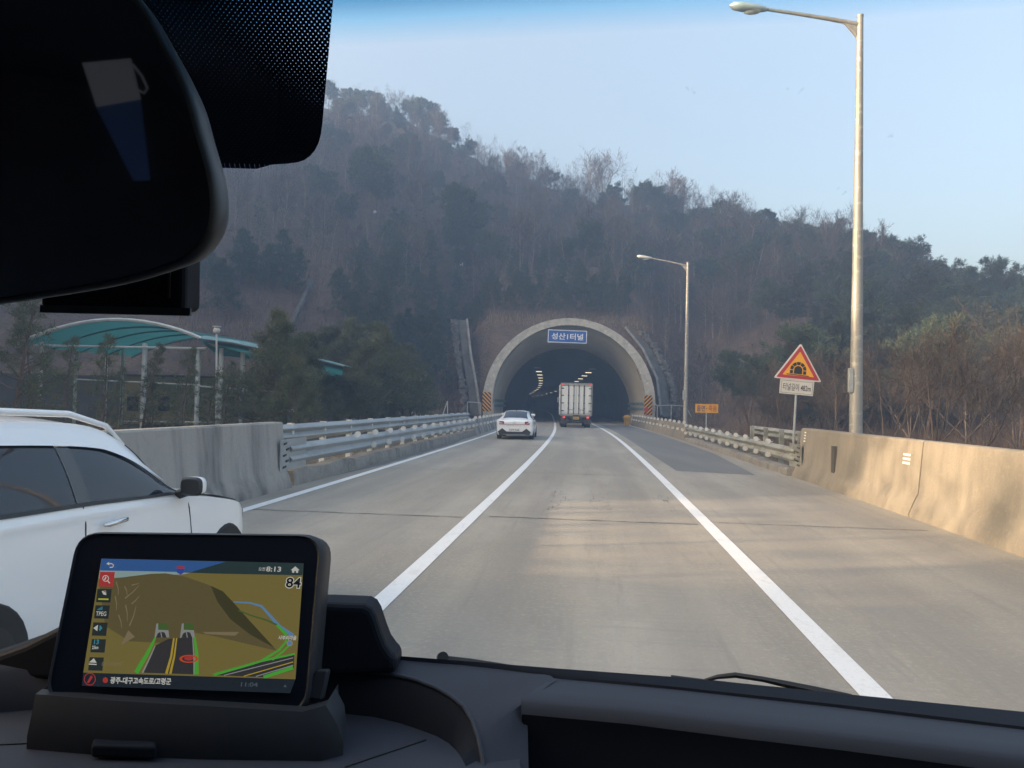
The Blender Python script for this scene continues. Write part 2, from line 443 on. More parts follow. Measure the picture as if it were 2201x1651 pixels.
_tc = {}
def text(body, size, bold=0.0, wx=1.0):
    """flat lettering as (points centred on 0, faces) in the xy plane"""
    key = (body, bold)
    if key not in _tc:
        c = bpy.data.curves.new('lettering', 'FONT')
        c.body = body
        c.size = 1
        c.offset = bold
        c.resolution_u = 3
        o = bpy.data.objects.new('lettering', c)
        col.objects.link(o)
        dg = bpy.context.evaluated_depsgraph_get()
        dg.update()
        m = bpy.data.meshes.new_from_object(o.evaluated_get(dg))
        vs = [(v.co.x, v.co.y) for v in m.vertices]
        fs = [tuple(p.vertices) for p in m.polygons]
        bpy.data.objects.remove(o)
        bpy.data.curves.remove(c)
        bpy.data.meshes.remove(m)
        xs = [v[0] for v in vs]; ys = [v[1] for v in vs]
        cx, cy = (min(xs) + max(xs)) / 2, (min(ys) + max(ys)) / 2
        h = max(ys) - min(ys)
        _tc[key] = ([((x - cx) / h, (y - cy) / h) for x, y in vs], fs, (max(xs) - min(xs)) / h)
    vs, fs, w = _tc[key]
    return [(x * size * wx, y * size) for x, y in vs], fs, w * size * wx

def put_text(mb, body, centre, ux, uy, height=None, width=None, bold=0.0, mi=0, off=0.0):
    vs, fs, w = text(body, 1.0, bold)
    hs = height if height else width / w
    sx = (width / w) if width else hs
    ux, uy = Vector(ux).normalized(), Vector(uy).normalized()
    n = ux.cross(uy).normalized()
    c = Vector(centre) + n * off
    mb.add([c + ux * (x * sx) + uy * (y * hs) for x, y in vs], fs, mi)

def clone(o, parent=None):
    c = o.copy()
    col.objects.link(c)
    c.parent = parent
    for ch in o.children:
        clone(ch, c)
    return c

def sstep(x):
    x = np.clip(x, 0, 1)
    return x * x * (3 - 2 * x)

# ------------------------------------------------------------------ road line: centre of the lane we drive in
_EY = np.array([-60, -10, 0, 11.6, 30, 46, 60, 72, 93, 130, 192, 260, 455, 520])
_EX = np.array([-6.6, -1.1, -0.02, 1.22, 3.02, 4.38, 5.30, 5.95, 7.0, 8.75, 10.8, 11.6, 9.3, 7.6])
_ED = np.gradient(_EX, _EY)
_yy = np.linspace(-60, 520, 1161)

def _herm(y):
    i = np.clip(np.searchsorted(_EY, y) - 1, 0, len(_EY) - 2)
    h = _EY[i + 1] - _EY[i]
    t = (y - _EY[i]) / h
    return ((2 * t**3 - 3 * t**2 + 1) * _EX[i] + (t**3 - 2 * t**2 + t) * h * _ED[i] + (-2 * t**3 + 3 * t**2) * _EX[i + 1] + (t**3 - t**2) * h * _ED[i + 1])
_ex = _herm(_yy)
_ex = np.convolve(np.pad(_ex, 12, mode='reflect', reflect_type='odd'), np.ones(25) / 25, 'valid')
def E(y): return float(np.interp(y, _yy, _ex))
def Ed(y): return (E(y + 0.5) - E(y - 0.5))
def rp(y, lat, z=0.0):
    s = Ed(y)
    k = 1 / math.hypot(1, s)
    return Vector((E(y) + lat * k, y - lat * s * k, z))
def heading(y): return -math.atan(Ed(y))
def structure(name, mb, m, **k):
    return tag(mb.build(name, m, **k), kind='structure')

PY = 72.0                                          # distance of the tunnel mouth

def ys_list(a, b, step):
    n = max(2, int(abs(b - a) / step) + 1)
    return [a + (b - a) * i / (n - 1) for i in range(n)]

def strip(mb, y0, y1, la, lb, z, step=2.0, mi=None):
    mb.sheet([[rp(y, la, z), rp(y, lb, z)] for y in ys_list(y0, y1, step)], mi=mi)

mb = MB()
mb.sheet([[rp(y, l, 0) for l in (-6.6, -4, -1.8, 0, 1.8, 4, 5.9)] for y in ys_list(-45, 480, 3)])
road_o = structure('road', mb, M['road'], origin=(0, 0, 0))
road_uv = [(l, y) for y in ys_list(-45, 480, 3) for l in (-6.6, -4, -1.8, 0, 1.8, 4, 5.9)]
_l = road_o.data.uv_layers.new(name='UVMap')
for lp in road_o.data.loops: _l.data[lp.index].uv = road_uv[lp.vertex_index]
mb = MB()
mb.sheet([[(x, y, -0.12) for x in (-2500, -300, -60, 0, 60, 300, 2500)] for y in (-2500, -300, -60, 0, 60, 300, 2500)])
structure('ground', mb, M['ground'], origin=(0, 0, -0.12))
for lat in (-5.4, -1.8, 1.8):
    mb = MB()
    strip(mb, -40, 470, lat - 0.095, lat + 0.095, 0.006, 1.5)
    structure('lane_line', mb, M['line'], origin=(0, 0, 0))
# asphalt resurfacing on the right shoulder
mb = MB()
rows = []
for y in ys_list(21.3, 71, 1.2):
    rows.append([rp(y + 0.15, 2.35 + 0.25 * max(0, (30 - y) / 9) * 0.4, 0.004), rp(y - 0.5 * max(0, (26 - y) / 5), 4.95 - 0.5 * max(0, (30 - y) / 9), 0.004)])
mb.sheet(rows)
structure('asphalt_patch', mb, M['asphalt'], origin=(0, 0, 0))
# ragged dark patch along the left kerb
mb = MB()
rows = []
for y in ys_list(17, 36, 0.4):
    k = noise.noise((y * 0.9, 3, 0)) * 0.22
    e = min(1, (y - 17) / 4, (36 - y) / 4)
    rows.append([rp(y, -5.92, 0.004), rp(y, -5.92 + max(0.02, (0.30 + k) * e), 0.004)])
mb.sheet(rows)
structure('asphalt_patch', mb, M['asphalt'], origin=(0, 0, 0))
# expansion joints across the slab
mb = MB()
for (j, la, lb, w) in ((11.55, -6.1, -1.95, 0.045), (11.75, -1.55, 1.65, 0.05), (12.0, 2.0, 5.1, 0.028), (19.5, -5.2, 1.7, 0.03), (30, -5.2, 5.0, 0.02)):
    rows = []
    for l in ys_list(la, lb, 0.12):
        a = noise.noise((l * 2.2, j, 0.3)) * 0.03
        b = w * (0.55 + 0.75 * abs(noise.noise((l * 3.1, j, 5.0))))
        rows.append([rp(j + a - b, l, 0.004), rp(j + a + b, l, 0.004)])
    mb.sheet(rows)
structure('expansion_joint', mb, M['joint'], origin=(0, 0, 0))
# tyre scuffs
mb = MB()
for k in range(60):
    y = random.uniform(12.6, 16.0)
    l = random.choice((-0.7, -0.5, 0.1, 0.3, 1.45)) + random.gauss(0, 0.07)
    L = random.uniform(0.15, 0.45)
    w = random.uniform(0.006, 0.013)
    mb.poly([rp(y, l - w, 0.003), rp(y, l + w, 0.003), rp(y + L, l + w, 0.003), rp(y + L, l - w, 0.003)])
structure('road_scuff', mb, M['scuff'], origin=(0, 0, 0))

# ------------------------------------------------------------------ tunnel
TL = -0.55                                          # tunnel axis beside our lane
def tpt(y, lat, z): return rp(y, TL + lat, z)

def arch(rc, zc, n=40):
    """half circle profile carried down to the road: list of (lat, z)"""
    a0 = math.asin(max(-1, min(1, -(zc) / rc)))
    if zc > rc * 0.35: a0 = -0.36
    out = []
    for k in range(n + 1):
        a = a0 + (math.pi - 2 * a0) * k / n
        out.append((rc * math.cos(a), max(-0.1, zc + rc * math.sin(a))))
    return [(out[0][0], -0.1)] + out + [(out[-1][0], -0.1)]

R_IN, Z_IN = 7.25, 2.15
R_OUT, Z_OUT = 8.2, 1.85
R_T, Z_T = 6.75, 1.1
portal = thing('tunnel', 'concrete road tunnel with flared round mouth in the wooded hill', 'tunnel', tuple(tpt(PY, 0, 0)), heading(PY))
pin, pout, pt = arch(R_IN, Z_IN), arch(R_OUT, Z_OUT), arch(R_T, Z_T)
mb = MB()
mb.sheet([[tpt(PY, *q) for q in pin], [tpt(PY, *q) for q in pout], [tpt(PY + 1.0, q[0] * 1.0, q[1]) for q in pout], [tpt(PY + 13, *q) for q in pout]])
mb.sheet([[tpt(PY, *q) for q in pin], [tpt(PY + 0.55, *[(q[0] * 0.992, q[1] * 0.992)][0]) for q in pin]])
mb.build('portal_ring', M['lip'], portal, smooth=35)
mb = MB()
rows = []
for k in range(9):
    t = k / 8
    e = 1 - (1 - t) ** 1.7
    rr, zz = R_IN * 0.985 + (R_T - R_IN * 0.985) * e, Z_IN + (Z_T - Z_IN) * e
    rows.append([tpt(PY + 0.45 + 8.5 * t, *q) for q in arch(rr, zz)])
mb.sheet(rows)
mb.build('flared_mouth', M['portal'], portal, smooth=60)
mb = MB()
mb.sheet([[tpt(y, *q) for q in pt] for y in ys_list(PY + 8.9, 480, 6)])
mb.poly([tpt(480, *q) for q in pt])  # added wall across the far end, keeps daylight from showing there
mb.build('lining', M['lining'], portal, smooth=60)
# faded blue guide rail painted along both walls inside the mouth
for s in (-1, 1):
    mb = MB()
    for z in (1.55, 2.05):
        mb.sheet([[tpt(PY + 0.5 + 8.6 * t, s * (7.12 - 0.55 * (1 - (1 - t) ** 1.7)) - s * 0.03, z + dz) for dz in (-0.13, 0.13)] for t in [i / 10 for i in range(11)]])
    mb.build('wall_rail', M['band_blue'], portal, solid=0.03)
k = 0
for s in (-1, 1):
    y = 91.0
    for i in range(40):
        if y > 460: break
        mb = MB()
        p = tpt(y, s * 3.3, 6.15)
        mb.box(p, (0.8, 0.10, 0.09), rz=heading(y))
        mb.build('ceiling_lamp', M['lamp_tunnel'] if i > 0 else M['lamp_off'], portal)
        y += 10.0 + (y - 90) * 0.13

# blue name board over the mouth
def board(name, label, cat, c, w, h, t, m_face, m_back, rz=0.0, tilt=0.0, group=None):
    root = thing(name, label, cat, tuple(c), rz, group)
    return root

sb = at(1219.5, 723.5, PY - 0.25)
root = thing('tunnel_sign', 'blue board with white Korean tunnel name on the arch', 'sign', tuple(sb), heading(PY))
mb = MB()
A = [Vector((-1.86, 0, -0.62)), Vector((1.86, 0, -0.62)), Vector((1.86, 0, 0.62)), Vector((-1.86, 0, 0.62))]
tilt = Matrix.Rotation(rad(1.2), 3, 'Y')
mb.prism([tilt @ p for p in A], (0, 0.06, 0), 0)
ux, uz = tilt @ Vector((1, 0, 0)), tilt @ Vector((0, 0, 1))
def inset_frame(mb, c, ux, uz, w, h, t, mi, off):
    n = ux.cross(uz)
    c = c + n * off
    for sx, sy, ww, hh in ((0, 1, w, t), (0, -1, w, t), (1, 0, t, h - 2 * t), (-1, 0, t, h - 2 * t)):
        cc = c + ux * (sx * (w - t) / 2) + uz * (sy * (h - t) / 2)
        mb.poly([cc - ux * ww / 2 - uz * hh / 2, cc + ux * ww / 2 - uz * hh / 2, cc + ux * ww / 2 + uz * hh / 2, cc - ux * ww / 2 + uz * hh / 2], mi)
inset_frame(mb, Vector((0, 0, 0)), ux, uz, 3.68, 1.2, 0.06, 1, 0.006)
put_text(mb, '성산1터널', Vector((0, 0, 0)), ux, uz, width=3.0, height=0.62, bold=0.018, mi=1, off=0.012)
mb.build('sign_board', [M['sign_blue'], M['sign_white']], root, world=False)
for s in (-1.3, 1.3):
    mb = MB()
    mb.bar((s, 0.06, 0.3), (s, 1.6, 0.75), 0.06, 0.06)
    mb.build('bracket', M['galv'], root, world=False)

# ------------------------------------------------------------------ the hill
def s_of(px): return (px - 1100) / 1630
_ps = np.array([-1600, -700, 0, 420, 720, 860, 940, 1000, 1100, 1180, 1280, 1400, 1500, 1600, 1700, 1800, 1900, 2050, 2200, 2500, 3200])
_sil = np.array([100, 100, 90, 110, 190, 206, 252, 282, 325, 356, 380, 382, 412, 446, 468, 490, 530, 575, 640, 670, 730])
_yr = np.array([120, 150, 170, 185, 190, 185, 182, 180, 172, 168, 162, 156, 150, 140, 130, 120, 108, 92, 80, 74, 66])
_th = np.array([6, 6, 6, 6, 6, 6, 6, 5.5, 5.5, 5.5, 5.5, 5.5, 5.5, 5.5, 6, 6, 6.5, 7, 7, 7, 7])
_yb = np.array([50, 50, 52, 56, 61, 66, 70, 76, 80, 80, 80, 80, 78, 66, 58, 52, 48, 44, 40, 38, 36])
_S = s_of(_ps)
_el = []
for px, py in zip(_ps, _sil):
    d = ray(float(px), float(py))
    _el.append(d.z / d.y)
_H = 1.77 + np.array(_el) * _yr - _th

def hill(X, Y):
    X, Y = np.asarray(X, float), np.asarray(Y, float)
    s = X / np.maximum(Y, 8)
    H, yr, yb = np.interp(s, _S, _H), np.interp(s, _S, _yr), np.interp(s, _S, _yb)
    t = (Y - yb) / (yr - yb)
    h = np.where(t < 1, H * np.clip(t, 0, 1) ** 1.08, H - (Y - yr) * 0.22)
    h = np.where(Y < 20, 0, h)
    hl = 76 * sstep((-X - 30) / 85) * sstep((Y + 10) / 60)
    h = np.maximum(h, hl)
    l = X - np.interp(Y, _yy, _ex) - TL
    fall = 1 - sstep((np.abs(l) - 8.3) / np.where(l > 0, 9.5, 9.0))
    mound = np.where(Y < 84.5, np.maximum(0, (Y - 74.2) * 1.03), 10.6 + 0.42 * (Y - 84.5))
    h = np.maximum(h, np.where(Y < 112, mound * fall, 0))
    h = np.where((np.abs(l) < 8.6) & (Y < 73.8), 0, h)
    return h

def hz(x, y):
    h = float(hill(x, y))
    return h + (noise.noise((x * 0.07, y * 0.07, 0)) * 1.2 + noise.noise((x * 0.35, y * 0.35, 4)) * 0.25) * min(1, h / 4)

xs = np.unique(np.concatenate([np.arange(-260, 261, 3.0), np.arange(-14, 34, 0.6), np.arange(-60, 80, 1.5)]).round(2))
ys = np.unique(np.concatenate([np.arange(-40, 300, 3.0), np.arange(70, 96, 0.6), np.arange(40, 150, 1.5)]).round(2))
GX, GY = np.meshgrid(xs, ys)
GZ = hill(GX, GY)
amp = np.minimum(1, GZ / 4)
nz = np.array([noise.noise((x * 0.07, y * 0.07, 0)) * 1.2 + noise.noise((x * 0.35, y * 0.35, 4)) * 0.25 for x, y in zip(GX.ravel(), GY.ravel())]).reshape(GX.shape)
GZ = GZ + nz * amp
nx = len(xs)
idx = np.arange(GX.size).reshape(GX.shape)
cx, cy, cz = [(a[:-1, :-1] + a[1:, 1:]) / 2 for a in (GX, GY, GZ)]
lz = cx - np.interp(cy, _yy, _ex) - TL
inside = (np.abs(lz) < 8.0) & (cz < 1.7 + np.sqrt(np.maximum(0, 8.05**2 - lz**2)))
zmax = np.maximum.reduce([GZ[:-1, :-1], GZ[1:, :-1], GZ[:-1, 1:], GZ[1:, 1:]])
keep = (zmax > 0.02) & ~inside
q = np.stack([idx[:-1, :-1], idx[:-1, 1:], idx[1:, 1:], idx[1:, :-1]], -1)[keep]
used, inv = np.unique(q, return_inverse=True)
q = inv.reshape(-1, 4)
mb = MB()
P3 = np.stack([GX.ravel()[used], GY.ravel()[used], np.where(GZ.ravel()[used] > 0.02, GZ.ravel()[used], -0.5)], -1)
mb.add(P3.tolist(), q.tolist())
structure('hill', mb, M['soil'], smooth=80, origin=(0, 0, 0))

def thin_blades(P, h0, h1, w0, w1, lean, seed):
    """flat tapering stalks rising from the points P"""
    r = np.random.default_rng(seed)
    n = len(P)
    a = r.uniform(0, 2 * np.pi, n)
    h = r.uniform(h0, h1, n)
    w = r.uniform(w0, w1, n)
    side = np.stack([np.cos(a), np.sin(a), np.zeros(n)], -1) * w[:, None] / 2
    tip = P + np.stack([r.normal(0, lean, n) * h, r.normal(0, lean, n) * h, h], -1)
    V = np.stack([P - side, P + side, tip], 1).reshape(-1, 3)
    F = np.arange(3 * n).reshape(-1, 3)
    return V, F

def np_mesh(name, V, F, m, parent=None, mats=None):
    me = bpy.data.meshes.new(name)
    k = F.shape[1]
    me.vertices.add(len(V)); me.vertices.foreach_set('co', np.asarray(V, np.float32).ravel())
    me.loops.add(F.size); me.loops.foreach_set('vertex_index', np.asarray(F, np.int32).ravel())
    me.polygons.add(len(F)); me.polygons.foreach_set('loop_start', np.arange(0, F.size, k, dtype=np.int32))
    me.update(calc_edges=True)
    me.validate()
    me.materials.append(m)
    o = bpy.data.objects.new(name, me)
    col.objects.link(o)
    o.parent = parent
    return o

# dead brush and dry grass over the slopes
def scatter(n, f, seed):
    r = np.random.default_rng(seed)
    out = []
    while len(out) < n:
        p = f(r)
        if p is None: continue
        out.append((p[0], p[1], hz(p[0], p[1]) - 0.05))
    return np.array(out)
def f_hill(r):
    px, y = r.uniform(380, 2300), r.uniform(50, 175)
    x = s_of(px) * y
    h = float(hill(x, y))
    l = x - E(y) - TL
    if h < 0.25 or (abs(l) < 8.4 and h < 10.5): return None
    return x, y
V, F = thin_blades(scatter(60000, f_hill, 3), 0.4, 2.4, 0.03, 0.08, 0.35, 3)
tag(np_mesh('undergrowth', V, F, M['brush']), kind='stuff')
def f_cut(r):
    l = r.uniform(-17, 19)
    y = r.uniform(74.2, 90)
    x = E(y) + TL + l
    h = float(hill(x, y))
    if h < 0.1 or (abs(l) < 8.5 and h < 10.3) or (-12.2 < l < -9.2) or (8.6 < l < 10.5): return None
    return x, y
def patch(px0, px1, y0, y1):
    def f(r):
        px, y = r.uniform(px0, px1), r.uniform(y0, y1)
        x = s_of(px) * y
        return (x, y) if noise.noise((x * 0.3, y * 0.3, 9)) > -0.15 and float(hill(x, y)) > 0.05 else None
    return f
P = np.concatenate([scatter(9000, f_cut, 4), scatter(3500, patch(585, 745, 92, 112), 5), scatter(2200, patch(420, 640, 62, 78), 6),
                    scatter(1500, patch(840, 1000, 67, 76), 7), scatter(1500, patch(1150, 1260, 86, 92), 8)])
V, F = thin_blades(P, 0.15, 0.8, 0.02, 0.06, 0.4, 9)
tag(np_mesh('dry_grass', V, F, M['grass']), kind='stuff')
def f_right(r):
    px, y = r.uniform(1560, 2400), r.uniform(23, 56)
    x = s_of(px) * y
    return (x, y) if x - E(y) > 7.2 else None
V, F = thin_blades(scatter(16000, f_right, 31) - np.array([0, 0, 0.2]), 0.3, 1.5, 0.012, 0.03, 0.5, 32)
tag(np_mesh('roadside_brush', V, F, M['brush']), kind='stuff')
def f_verge(r):
    y = r.uniform(12, 72)
    l = r.choice((-1, 1)) * r.uniform(6.3, 11)
    p = rp(y, l)
    return p.x, p.y
V, F = thin_blades(scatter(5000, f_verge, 14) + np.array([0, 0, -0.1]), 0.15, 0.7, 0.01, 0.03, 0.4, 15)
tag(np_mesh('verge_grass', V, F, M['grass']), kind='stuff')

# stepped rubble gutters on both sides of the mouth
def chute(label, pts, slab_w, side):
    """pts: (px, py, Y) down the inner edge of the channel"""
    P = [at(*p) for p in pts]
    root = thing('drainage_chute', label, 'drain', tuple(P[-1]))
    mb = MB()
    rows = []
    for p in P:
        rows.append([p + Vector((0, -0.1, 0)), p + Vector((side * slab_w * 0.08, -0.35, 0)), p + Vector((side * slab_w * 0.1, 0.25, 0)), p + Vector((side * slab_w, 0.45, 0)), p + Vector((side * slab_w, 2.0, -1.0))])
    mb.sheet(rows)
    mb.build('channel', M['dark_concrete'], root)  # shade lying on the slab is put into its dark colour
    mb = MB()
    for i in range(len(P) - 1):
        a, b = P[i], P[i + 1]
        n = max(2, int((a - b).length / 0.32))
        for k in range(n):
            c = a.lerp(b, (k + 0.5) / n) + Vector((side * (slab_w + 0.45), 0.1, 0))
            for j in range(2):
                s = Vector((random.uniform(0.25, 0.5), random.uniform(0.4, 0.7), random.uniform(0.2, 0.36)))
                mb.box(c + Vector((random.uniform(-0.22, 0.22), random.uniform(-0.1, 0.3), random.uniform(-0.08, 0.08))), s, random.uniform(-0.5, 0.5))
    mb.build('rubble_edge', M['stone'], root)
    mb = MB()
    mb.tube([p + Vector((0, -0.15, 0.05)) for p in P], 0.14, 6)
    mb.build('edge_kerb', M['kerb'], root)
chute('dark concrete drain channel with rubble edge left of the tunnel mouth', [(1004, 688, 83), (1012, 760, 79), (1024, 830, 75.8), (1033, 893, 73.6)], 0.95, -1)
chute('dark concrete drain channel with stepped rubble edge right of the tunnel mouth', [(1344, 705, 84), (1382, 752, 81), (1412, 815, 77.5), (1421, 895, 73.8)], 1.05, 1)

# ------------------------------------------------------------------ barriers, kerbs and guardrails
def barrier(label, y0, y1, lat, mtl, H=1.3):
    side = 1 if lat > 0 else -1
    root = thing('concrete_barrier', label, 'barrier', tuple(rp((y0 + y1) / 2, lat)))
    prof = [(-0.10, -0.1), (-0.10, 0.06), (-0.02, 0.26), (0.05, 0.40), (0.13, H - 0.03), (0.16, H), (0.36, H), (0.39, H - 0.03), (0.50, 0.3), (0.56, 0.0), (0.56, -0.1)]
    yl = ys_list(y0, y1, 1.0)
    mb = MB()
    rows = [[rp(y, lat + side * a, z) for a, z in prof] for y in yl]
    mb.sheet(rows)
    mb.poly(rows[0][::-1]); mb.poly(rows[-1])
    mb.build('wall_body', mtl, root, smooth=30)
    return root
RB = 5.5
b1 = barrier('sunlit concrete barrier at the right edge of the road, nearest piece', -12, 13.45, RB, M['barrier'])
b2 = barrier('short concrete barrier piece beside the guardrail end, with a dark drain hole', 13.49, 20.8, RB, M['barrier'])
b3 = barrier('stained grey concrete barrier on the left behind the white car', -12, 14.6, -6.0, M['barrier_grey'])
mb = MB()
mb.box(rp(17.9, RB + 0.06, 0.66), (0.06, 0.22, 0.62), heading(17.9))
mb.build('drain_hole', M['dark_concrete'], b2)  # solid dark block, its colour stands for the shade inside the hole
for (y, z, n, w, par) in ((13.9, 0.86, 3, 0.30, b2), (20.3, 0.95, 4, 0.14, b2)):
    mb = MB()
    for i in range(n):
        zz = z + i * 0.075
        off = RB + 0.05 + (zz - 0.4) / 0.87 * 0.08 - 0.012
        mb.poly([rp(y, off, zz), rp(y + w, off, zz), rp(y + w, off + 0.004, zz + 0.035), rp(y, off + 0.004, zz + 0.035)])
    mb.build('paint_mark', M['line'], par, solid=0.004)

def kerb(label, y0, y1, lat, h=0.26):
    side = 1 if lat > 0 else -1
    mb = MB()
    rows = []
    for y in ys_list(y0, y1, 0.7):
        k = noise.noise((y * 1.3, lat, 2)) * 0.05
        hh = h + noise.noise((y * 0.8, lat, 7)) * 0.06
        rows.append([rp(y, lat + side * a, z) for a, z in ((k, -0.1), (k + 0.02, hh * 0.8), (k + 0.07, hh), (0.4, hh), (0.45, -0.1))])
    mb.sheet(rows)
    mb.poly(rows[0][::-1]); mb.poly(rows[-1])
    return tag(mb.build('kerb', M['kerb'], smooth=40), label, 'kerb')
kerb('rough concrete kerb under the left guardrail', 14.9, 41, -5.95, 0.3)
kerb('broken pale concrete kerb under the right guardrail', 21.0, 41, 5.3, 0.2)

def wbeam(y0, y1, lat, side, zc, hh, waves=2, step=1.0):
    """corrugated steel beam seen from the road"""
    prof = []
    n = waves * 8
    for i in range(n + 1):
        t = i / n
        prof.append((0.045 * (1 - math.cos(2 * math.pi * waves * t)) * -side, zc - hh / 2 + hh * t))
    return [[rp(y, lat + a, z) for a, z in prof] for y in ys_list(y0, y1, step)]

def guardrail(label, y0, y1, lat, zlow, zup, mtl, latup, yup0, yup1, refl_top, refl_low, endp):
    side = 1 if lat > 0 else -1
    root = thing('guardrail', label, 'guardrail', tuple(rp((y0 + y1) / 2, lat)))
    mb = MB(); mb.sheet(wbeam(y0, y1, lat, side, zlow, 0.42, 2))
    mb.build('lower_beam', mtl, root, smooth=50, solid=0.008)
    mb = MB(); mb.sheet(wbeam(yup0, yup1, latup, side, zup, 0.36, 2))
    mb.build('upper_beam', mtl, root, smooth=50, solid=0.008)
    y = y0 + 0.9
    while y < y1:
        mb = MB()
        zt_ = zup + 0.2 if y < yup1 else zlow + 0.2
        mb.box(rp(y, lat + side * 0.32, zt_ / 2 - 0.1), (0.13, 0.11, zt_ + 0.2), heading(y))
        mb.box(rp(y, lat + side * 0.14, zlow), (0.24, 0.1, 0.3), heading(y))
        mb.build('post', M['white_post'] if side < 0 else mtl, root)
        y += 2.0
    for (ya, z, sp, n) in ((refl_top[0], refl_top[1], refl_top[2], refl_top[3]), (refl_low[0], refl_low[1], refl_low[2], refl_low[3])):
        for i in range(n):
            yy = ya + i * sp
            if yy > y1: break
            mb = MB()
            p = rp(yy, lat - side * 0.17, z)
            mb.disc(p, (0, -1, 0), 0.078, 0.05, 14)
            mb.bar(p + Vector((0, 0.03, 0)), p + Vector((side * 0.15, 0.05, -0.02)), 0.03, 0.03)
            mb.build('reflector', M['reflector'], root, smooth=40)
    # end plate bolted on the concrete
    mb = MB()
    a, b = rp(endp[0], lat - side * 0.03, zlow), rp(endp[1], lat - side * 0.03, zlow)
    mb.bar(a, b, 0.02, 0.62, mi=0)
    for i in range(5):
        p = rp(endp[0] + 0.12 + (0.12 if i % 2 else 0), lat - side * 0.055, zlow - 0.24 + i * 0.115)
        mb.bar(p, p + Vector((0, 0.16, 0.015)), 0.02, 0.035, mi=1)
    mb.build('end_plate', [mtl, M['chassis']], root)
    return root
guardrail('galvanised double guardrail with white reflector discs on the left side', 14.7, 41, -6.05, 0.65, 1.05, M['galv'], -6.35, 14.75, 41,
          (18.8, 0.90, 1.62, 14), (20.3, 0.56, 1.62, 13), (14.25, 15.6))
guardrail('weathered steel guardrail with white reflector discs on the right shoulder', 20.9, 41.3, 5.55, 0.55, 0.97, M['galv_old'], 6.25, 20.9, 29.5,
          (23.4, 0.82, 1.6, 12), (23.4, 0.42, 1.6, 12), (20.35, 21.5))

def low_wall(label, y0, y1, lat, mtl):
    side = 1 if lat > 0 else -1
    root = thing('low_parapet', label, 'barrier', tuple(rp((y0 + y1) / 2, lat)))
    mb = MB()
    prof = [(-0.12, -0.1), (-0.10, 0.1), (0.02, 0.45), (0.08, 0.84), (0.12, 0.87), (0.32, 0.87), (0.36, 0.8), (0.45, -0.1)]
    rows = [[rp(y, lat + side * a, z) for a, z in prof] for y in ys_list(y0, y1, 1.5)]
    mb.sheet(rows); mb.poly(rows[0][::-1]); mb.poly(rows[-1])
    mb.build('wall_body', mtl, root, smooth=30)
    for z, off in ((0.95, 0.02), (0.55, -0.06)):
        y = y0 + 0.8
        while y < y1:
            mb = MB()
            mb.disc(rp(y, lat + side * off, z), (0, -1, 0), 0.085, 0.05, 14)
            mb.build('reflector', M['reflector'], root, smooth=40)
            y += 1.95
    return root
low_wall('low dark concrete parapet with two rows of white discs left of the tunnel entry', 41.2, PY - 0.3, -6.05, M['barrier_grey'])
low_wall('low pale concrete parapet with two rows of white discs right of the tunnel entry', 41.5, PY - 0.3, 5.45, M['barrier'])

# ------------------------------------------------------------------ striped hazard boards at the mouth
def hazard(label, px0, px1, py0, py1, Y, flip):
    a, b = at((px0 + px1) / 2, py1, Y), at((px0 + px1) / 2, py0, Y)
    w = (px1 - px0) / FPX * Y
    h = (b - a).z
    root = thing('hazard_board', label, 'hazard sign', (a.x, a.y, 0))
    z0 = a.z
    mb = MB()
    mb.box((0, 0.02, z0 + h / 2), (w, 0.04, h), mi=0)
    n = 5
    st = h / n
    for i in range(-3, n + 1):
        # slanted stripe clipped to the board
        pts = []
        y0, y1 = z0 + i * st, z0 + i * st + st * 0.52
        sl = w * 1.0
        quad = [(-w / 2, y0), (w / 2, y0 + sl), (w / 2, y1 + sl), (-w / 2, y1)]
        poly = [(x, y) for x, y in quad]
        # clip in z
        def clip(poly, lim, keep_above):
            out = []
            for k in range(len(poly)):
                p, q2 = poly[k], poly[(k + 1) % len(poly)]
                ip = p[1] >= lim if keep_above else p[1] <= lim
                iq = q2[1] >= lim if keep_above else q2[1] <= lim
                if ip: out.append(p)
                if ip != iq:
                    t = (lim - p[1]) / (q2[1] - p[1])
                    out.append((p[0] + (q2[0] - p[0]) * t, lim))
            return out
        poly = clip(poly, z0, True)
        if len(poly) > 2: poly = clip(poly, z0 + h, False)
        if len(poly) > 2:
            mb.prism([((-x if flip else x), -0.02, y) for x, y in poly], (0, 0.018, 0), 1)
    mb.build('striped_panel', [M['sign_orange'], M['sign_black']], root, world=False)
    mb = MB()
    mb.tube([(0, 0.07, 0), (0, 0.07, z0 + h * 0.8)], 0.04, 8)
    mb.build('post', M['galv'], root, world=False)
hazard('orange and black striped hazard board left of the tunnel mouth', 1036.5, 1055, 843, 884, 71.2, True)
hazard('orange and black striped hazard board right of the tunnel mouth', 1384.5, 1402, 850, 892, 71.2, False)

# ------------------------------------------------------------------ road signs
def sign_post(mb, x, z0, z1, r, y=0.0):
    mb.tube([(x, y, z0), (x, y, z1)], r, 10)

